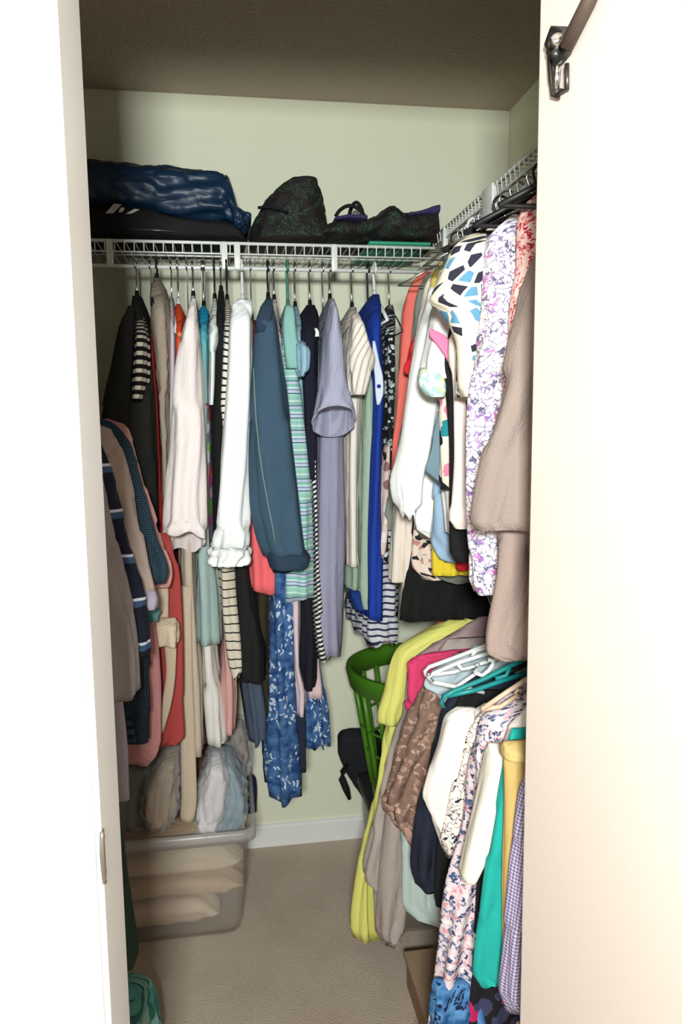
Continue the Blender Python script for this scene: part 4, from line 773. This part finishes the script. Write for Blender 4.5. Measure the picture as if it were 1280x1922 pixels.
blob('wrapped_cloth', 'beige garment wrapped in clear plastic on the bin', 'clothes bundle', solid((178, 152, 122)), [(1400, 312, 336), (1430, 294, 338), (1470, 277, 334), (1505, 274, 330), (1526, 284, 322)], 2.06, .16, True, 'wrapped bundles on the bin', rough=.01, fold=.006)
blob('wrapped_cloth', 'grey green garment wrapped in plastic at the left of the bin', 'clothes bundle', solid((92, 100, 98)), [(1410, 225, 290), (1440, 215, 292), (1490, 210, 276), (1526, 208, 280)], 2.12, .18, True, 'wrapped bundles on the bin', rough=.012)
blob('wrapped_cloth', 'dark brown garment between the wrapped bundles on the bin', 'clothes bundle', solid((84, 56, 44)), [(1400, 340, 395), (1430, 330, 388), (1490, 314, 372), (1528, 308, 366)], 2.16, .16, False, 'wrapped bundles on the bin', rough=.008)
blob('wrapped_cloth', 'white garment wrapped in clear plastic on the bin', 'clothes bundle', solid((216, 208, 212)), [(1412, 398, 415), (1440, 386, 428), (1480, 374, 424), (1515, 370, 416), (1536, 376, 408)], 2.04, .16, True, 'wrapped bundles on the bin', rough=.008, fold=.006)
blob('wrapped_cloth', 'blue grey garment wrapped in clear plastic on the bin', 'clothes bundle', solid((118, 144, 158)), [(1406, 400, 430), (1430, 410, 448), (1470, 414, 458), (1510, 404, 458), (1536, 398, 448)], 2.09, .18, True, 'wrapped bundles on the bin', rough=.010)
blob('plastic_bag', 'thin clear bag of brownish things under the slate skirt', 'bag', solid((128, 108, 96)), [(1350, 440, 456), (1380, 430, 464), (1410, 434, 466), (1440, 446, 462)], 2.20, .10, True, None, rough=.012)
blob('navy_pouch', 'small navy pouch standing behind the right end of the bin', 'pouch', solid((34, 38, 74)), [(1454, 464, 474), (1462, 458, 480), (1490, 456, 482), (1520, 458, 480)], 2.36, .05, False, None, fold=.002)
# low box along the right wall and objects at the far right corner
M_CARD = solid((150, 122, 98), .9, .2, 200, .06)
bxo = empty('cardboard_box', (.66, 1.35, 0), 'low brown cardboard box on the carpet under the right clothes', 'box')
MB().box(.418, .90, .96, 1.72, .002, .075, .003).build('tray', M_CARD, bxo, False)
MB().box(.412, .908, .952, 1.728, .078, .096, .003).build('lid', solid((164, 138, 112), .9, .2, 200, .06), bxo, False)
bx2 = empty('wooden_crate', (.56, 1.02, .1), 'brown wooden crate at the foot of the gingham shirt', 'crate')
MB().box(.43, .80, .95, 1.00, .10, .50, .004).build('body', solid((120, 84, 60), .7, .2), bx2, False)
MB().box(.42, .81, .94, 1.01, .502, .52, .003).build('lid', solid((206, 170, 140), .7, .2), bx2, False)
# green laundry basket on a tote
CXB, CYB, ZB0, ZB1 = .545, 2.09, .318, .735
M_GREEN = plain((70, 120, 26), .4, 0, 'green_plastic')
lb = empty('laundry_basket', (CXB, CYB, ZB0), 'round green plastic laundry basket with open slots', 'laundry basket')
def circ(r, z, n=40): return [(CXB+r*math.cos(2*math.pi*k/n), CYB+r*math.sin(2*math.pi*k/n), z) for k in range(n)]
mesh_obj('rim', *shell([circ(.196, ZB1-.06), circ(.208, ZB1-.055), circ(.218, ZB1-.012), circ(.216, ZB1), circ(.205, ZB1+.002), circ(.197, ZB1-.012), circ(.190, ZB1-.06), circ(.196, ZB1-.06)], False), M_GREEN, lb)
mesh_obj('base', *shell([circ(.138, ZB0), circ(.145, ZB0+.07), circ(.139, ZB0+.07), circ(.134, ZB0+.006), circ(.02, ZB0+.006)], True, True), M_GREEN, lb)
for zz, rr in ((ZB0+.17, .161), (ZB0+.245, .177)): MB().tube(circ(rr, zz, 32), .004, 6, closed=True).build('hoop', M_GREEN, lb)
for k in range(18):
    a = 2*math.pi*k/18; ca, sa = math.cos(a), math.sin(a)
    MB().tube([(CXB+(.142+(.050*t))*ca, CYB+(.142+.050*t)*sa, ZB0+.06+t*(ZB1-.055-ZB0-.06)) for t in (0, .33, .66, 1)], .0085, 6).build('slat', M_GREEN, lb)
tt = empty('storage_tote', (.55, 2.12, 0), 'grey clear tote under the green laundry basket', 'tote')
def tr_(z, g): return rbox_ring(.392+g, .78-g, 1.90+g, 2.30-g, z, .03)
mesh_obj('body', *shell([tr_(.003, .02), tr_(.28, .004), tr_(.28, .008), tr_(.01, .024)], True, True), M_BIN, tt)
mesh_obj('lid', *shell([tr_(.282, -.004), tr_(.30, -.004), tr_(.308, .004), tr_(.314, .012), tr_(.314, .02)], True, True), plain((34, 36, 40), .5), tt)
bbg = empty('laptop_bag', tuple(at(665, 1500, 2.36)), 'black padded bag leaning on the back wall beside the basket', 'bag')
cloth('body', solid((28, 30, 36), .8), bbg, secs_flat([(1368, 652, 700), (1374, 640, 712), (1390, 634, 716), (1410, 634, 716), (1440, 644, 720), (1470, 662, 722), (1500, 684, 722), (1512, 694, 716)], 2.35, .07), fold=.001, rough=.004, expo=4, hem=False)
MB().tube([at(652, 1434, 2.315), at(643, 1450, 2.30), at(642, 1462, 2.30), at(650, 1482, 2.30), at(656, 1500, 2.30)], [.006, .010, .012, .012, .006], 8).build('strap', M_BLK, bbg)
blob('patterned_bag', 'teal patterned soft bag on the carpet at bottom left', 'bag', floral((96, 168, 160), [(60, 130, 124), (150, 206, 196), (60, 110, 100), (180, 190, 170)], 22, .4), [(1862, 222, 256), (1872, 205, 278), (1895, 195, 294), (1930, 190, 300), (1975, 196, 296)], 1.52, .16, False, None, rough=.010)
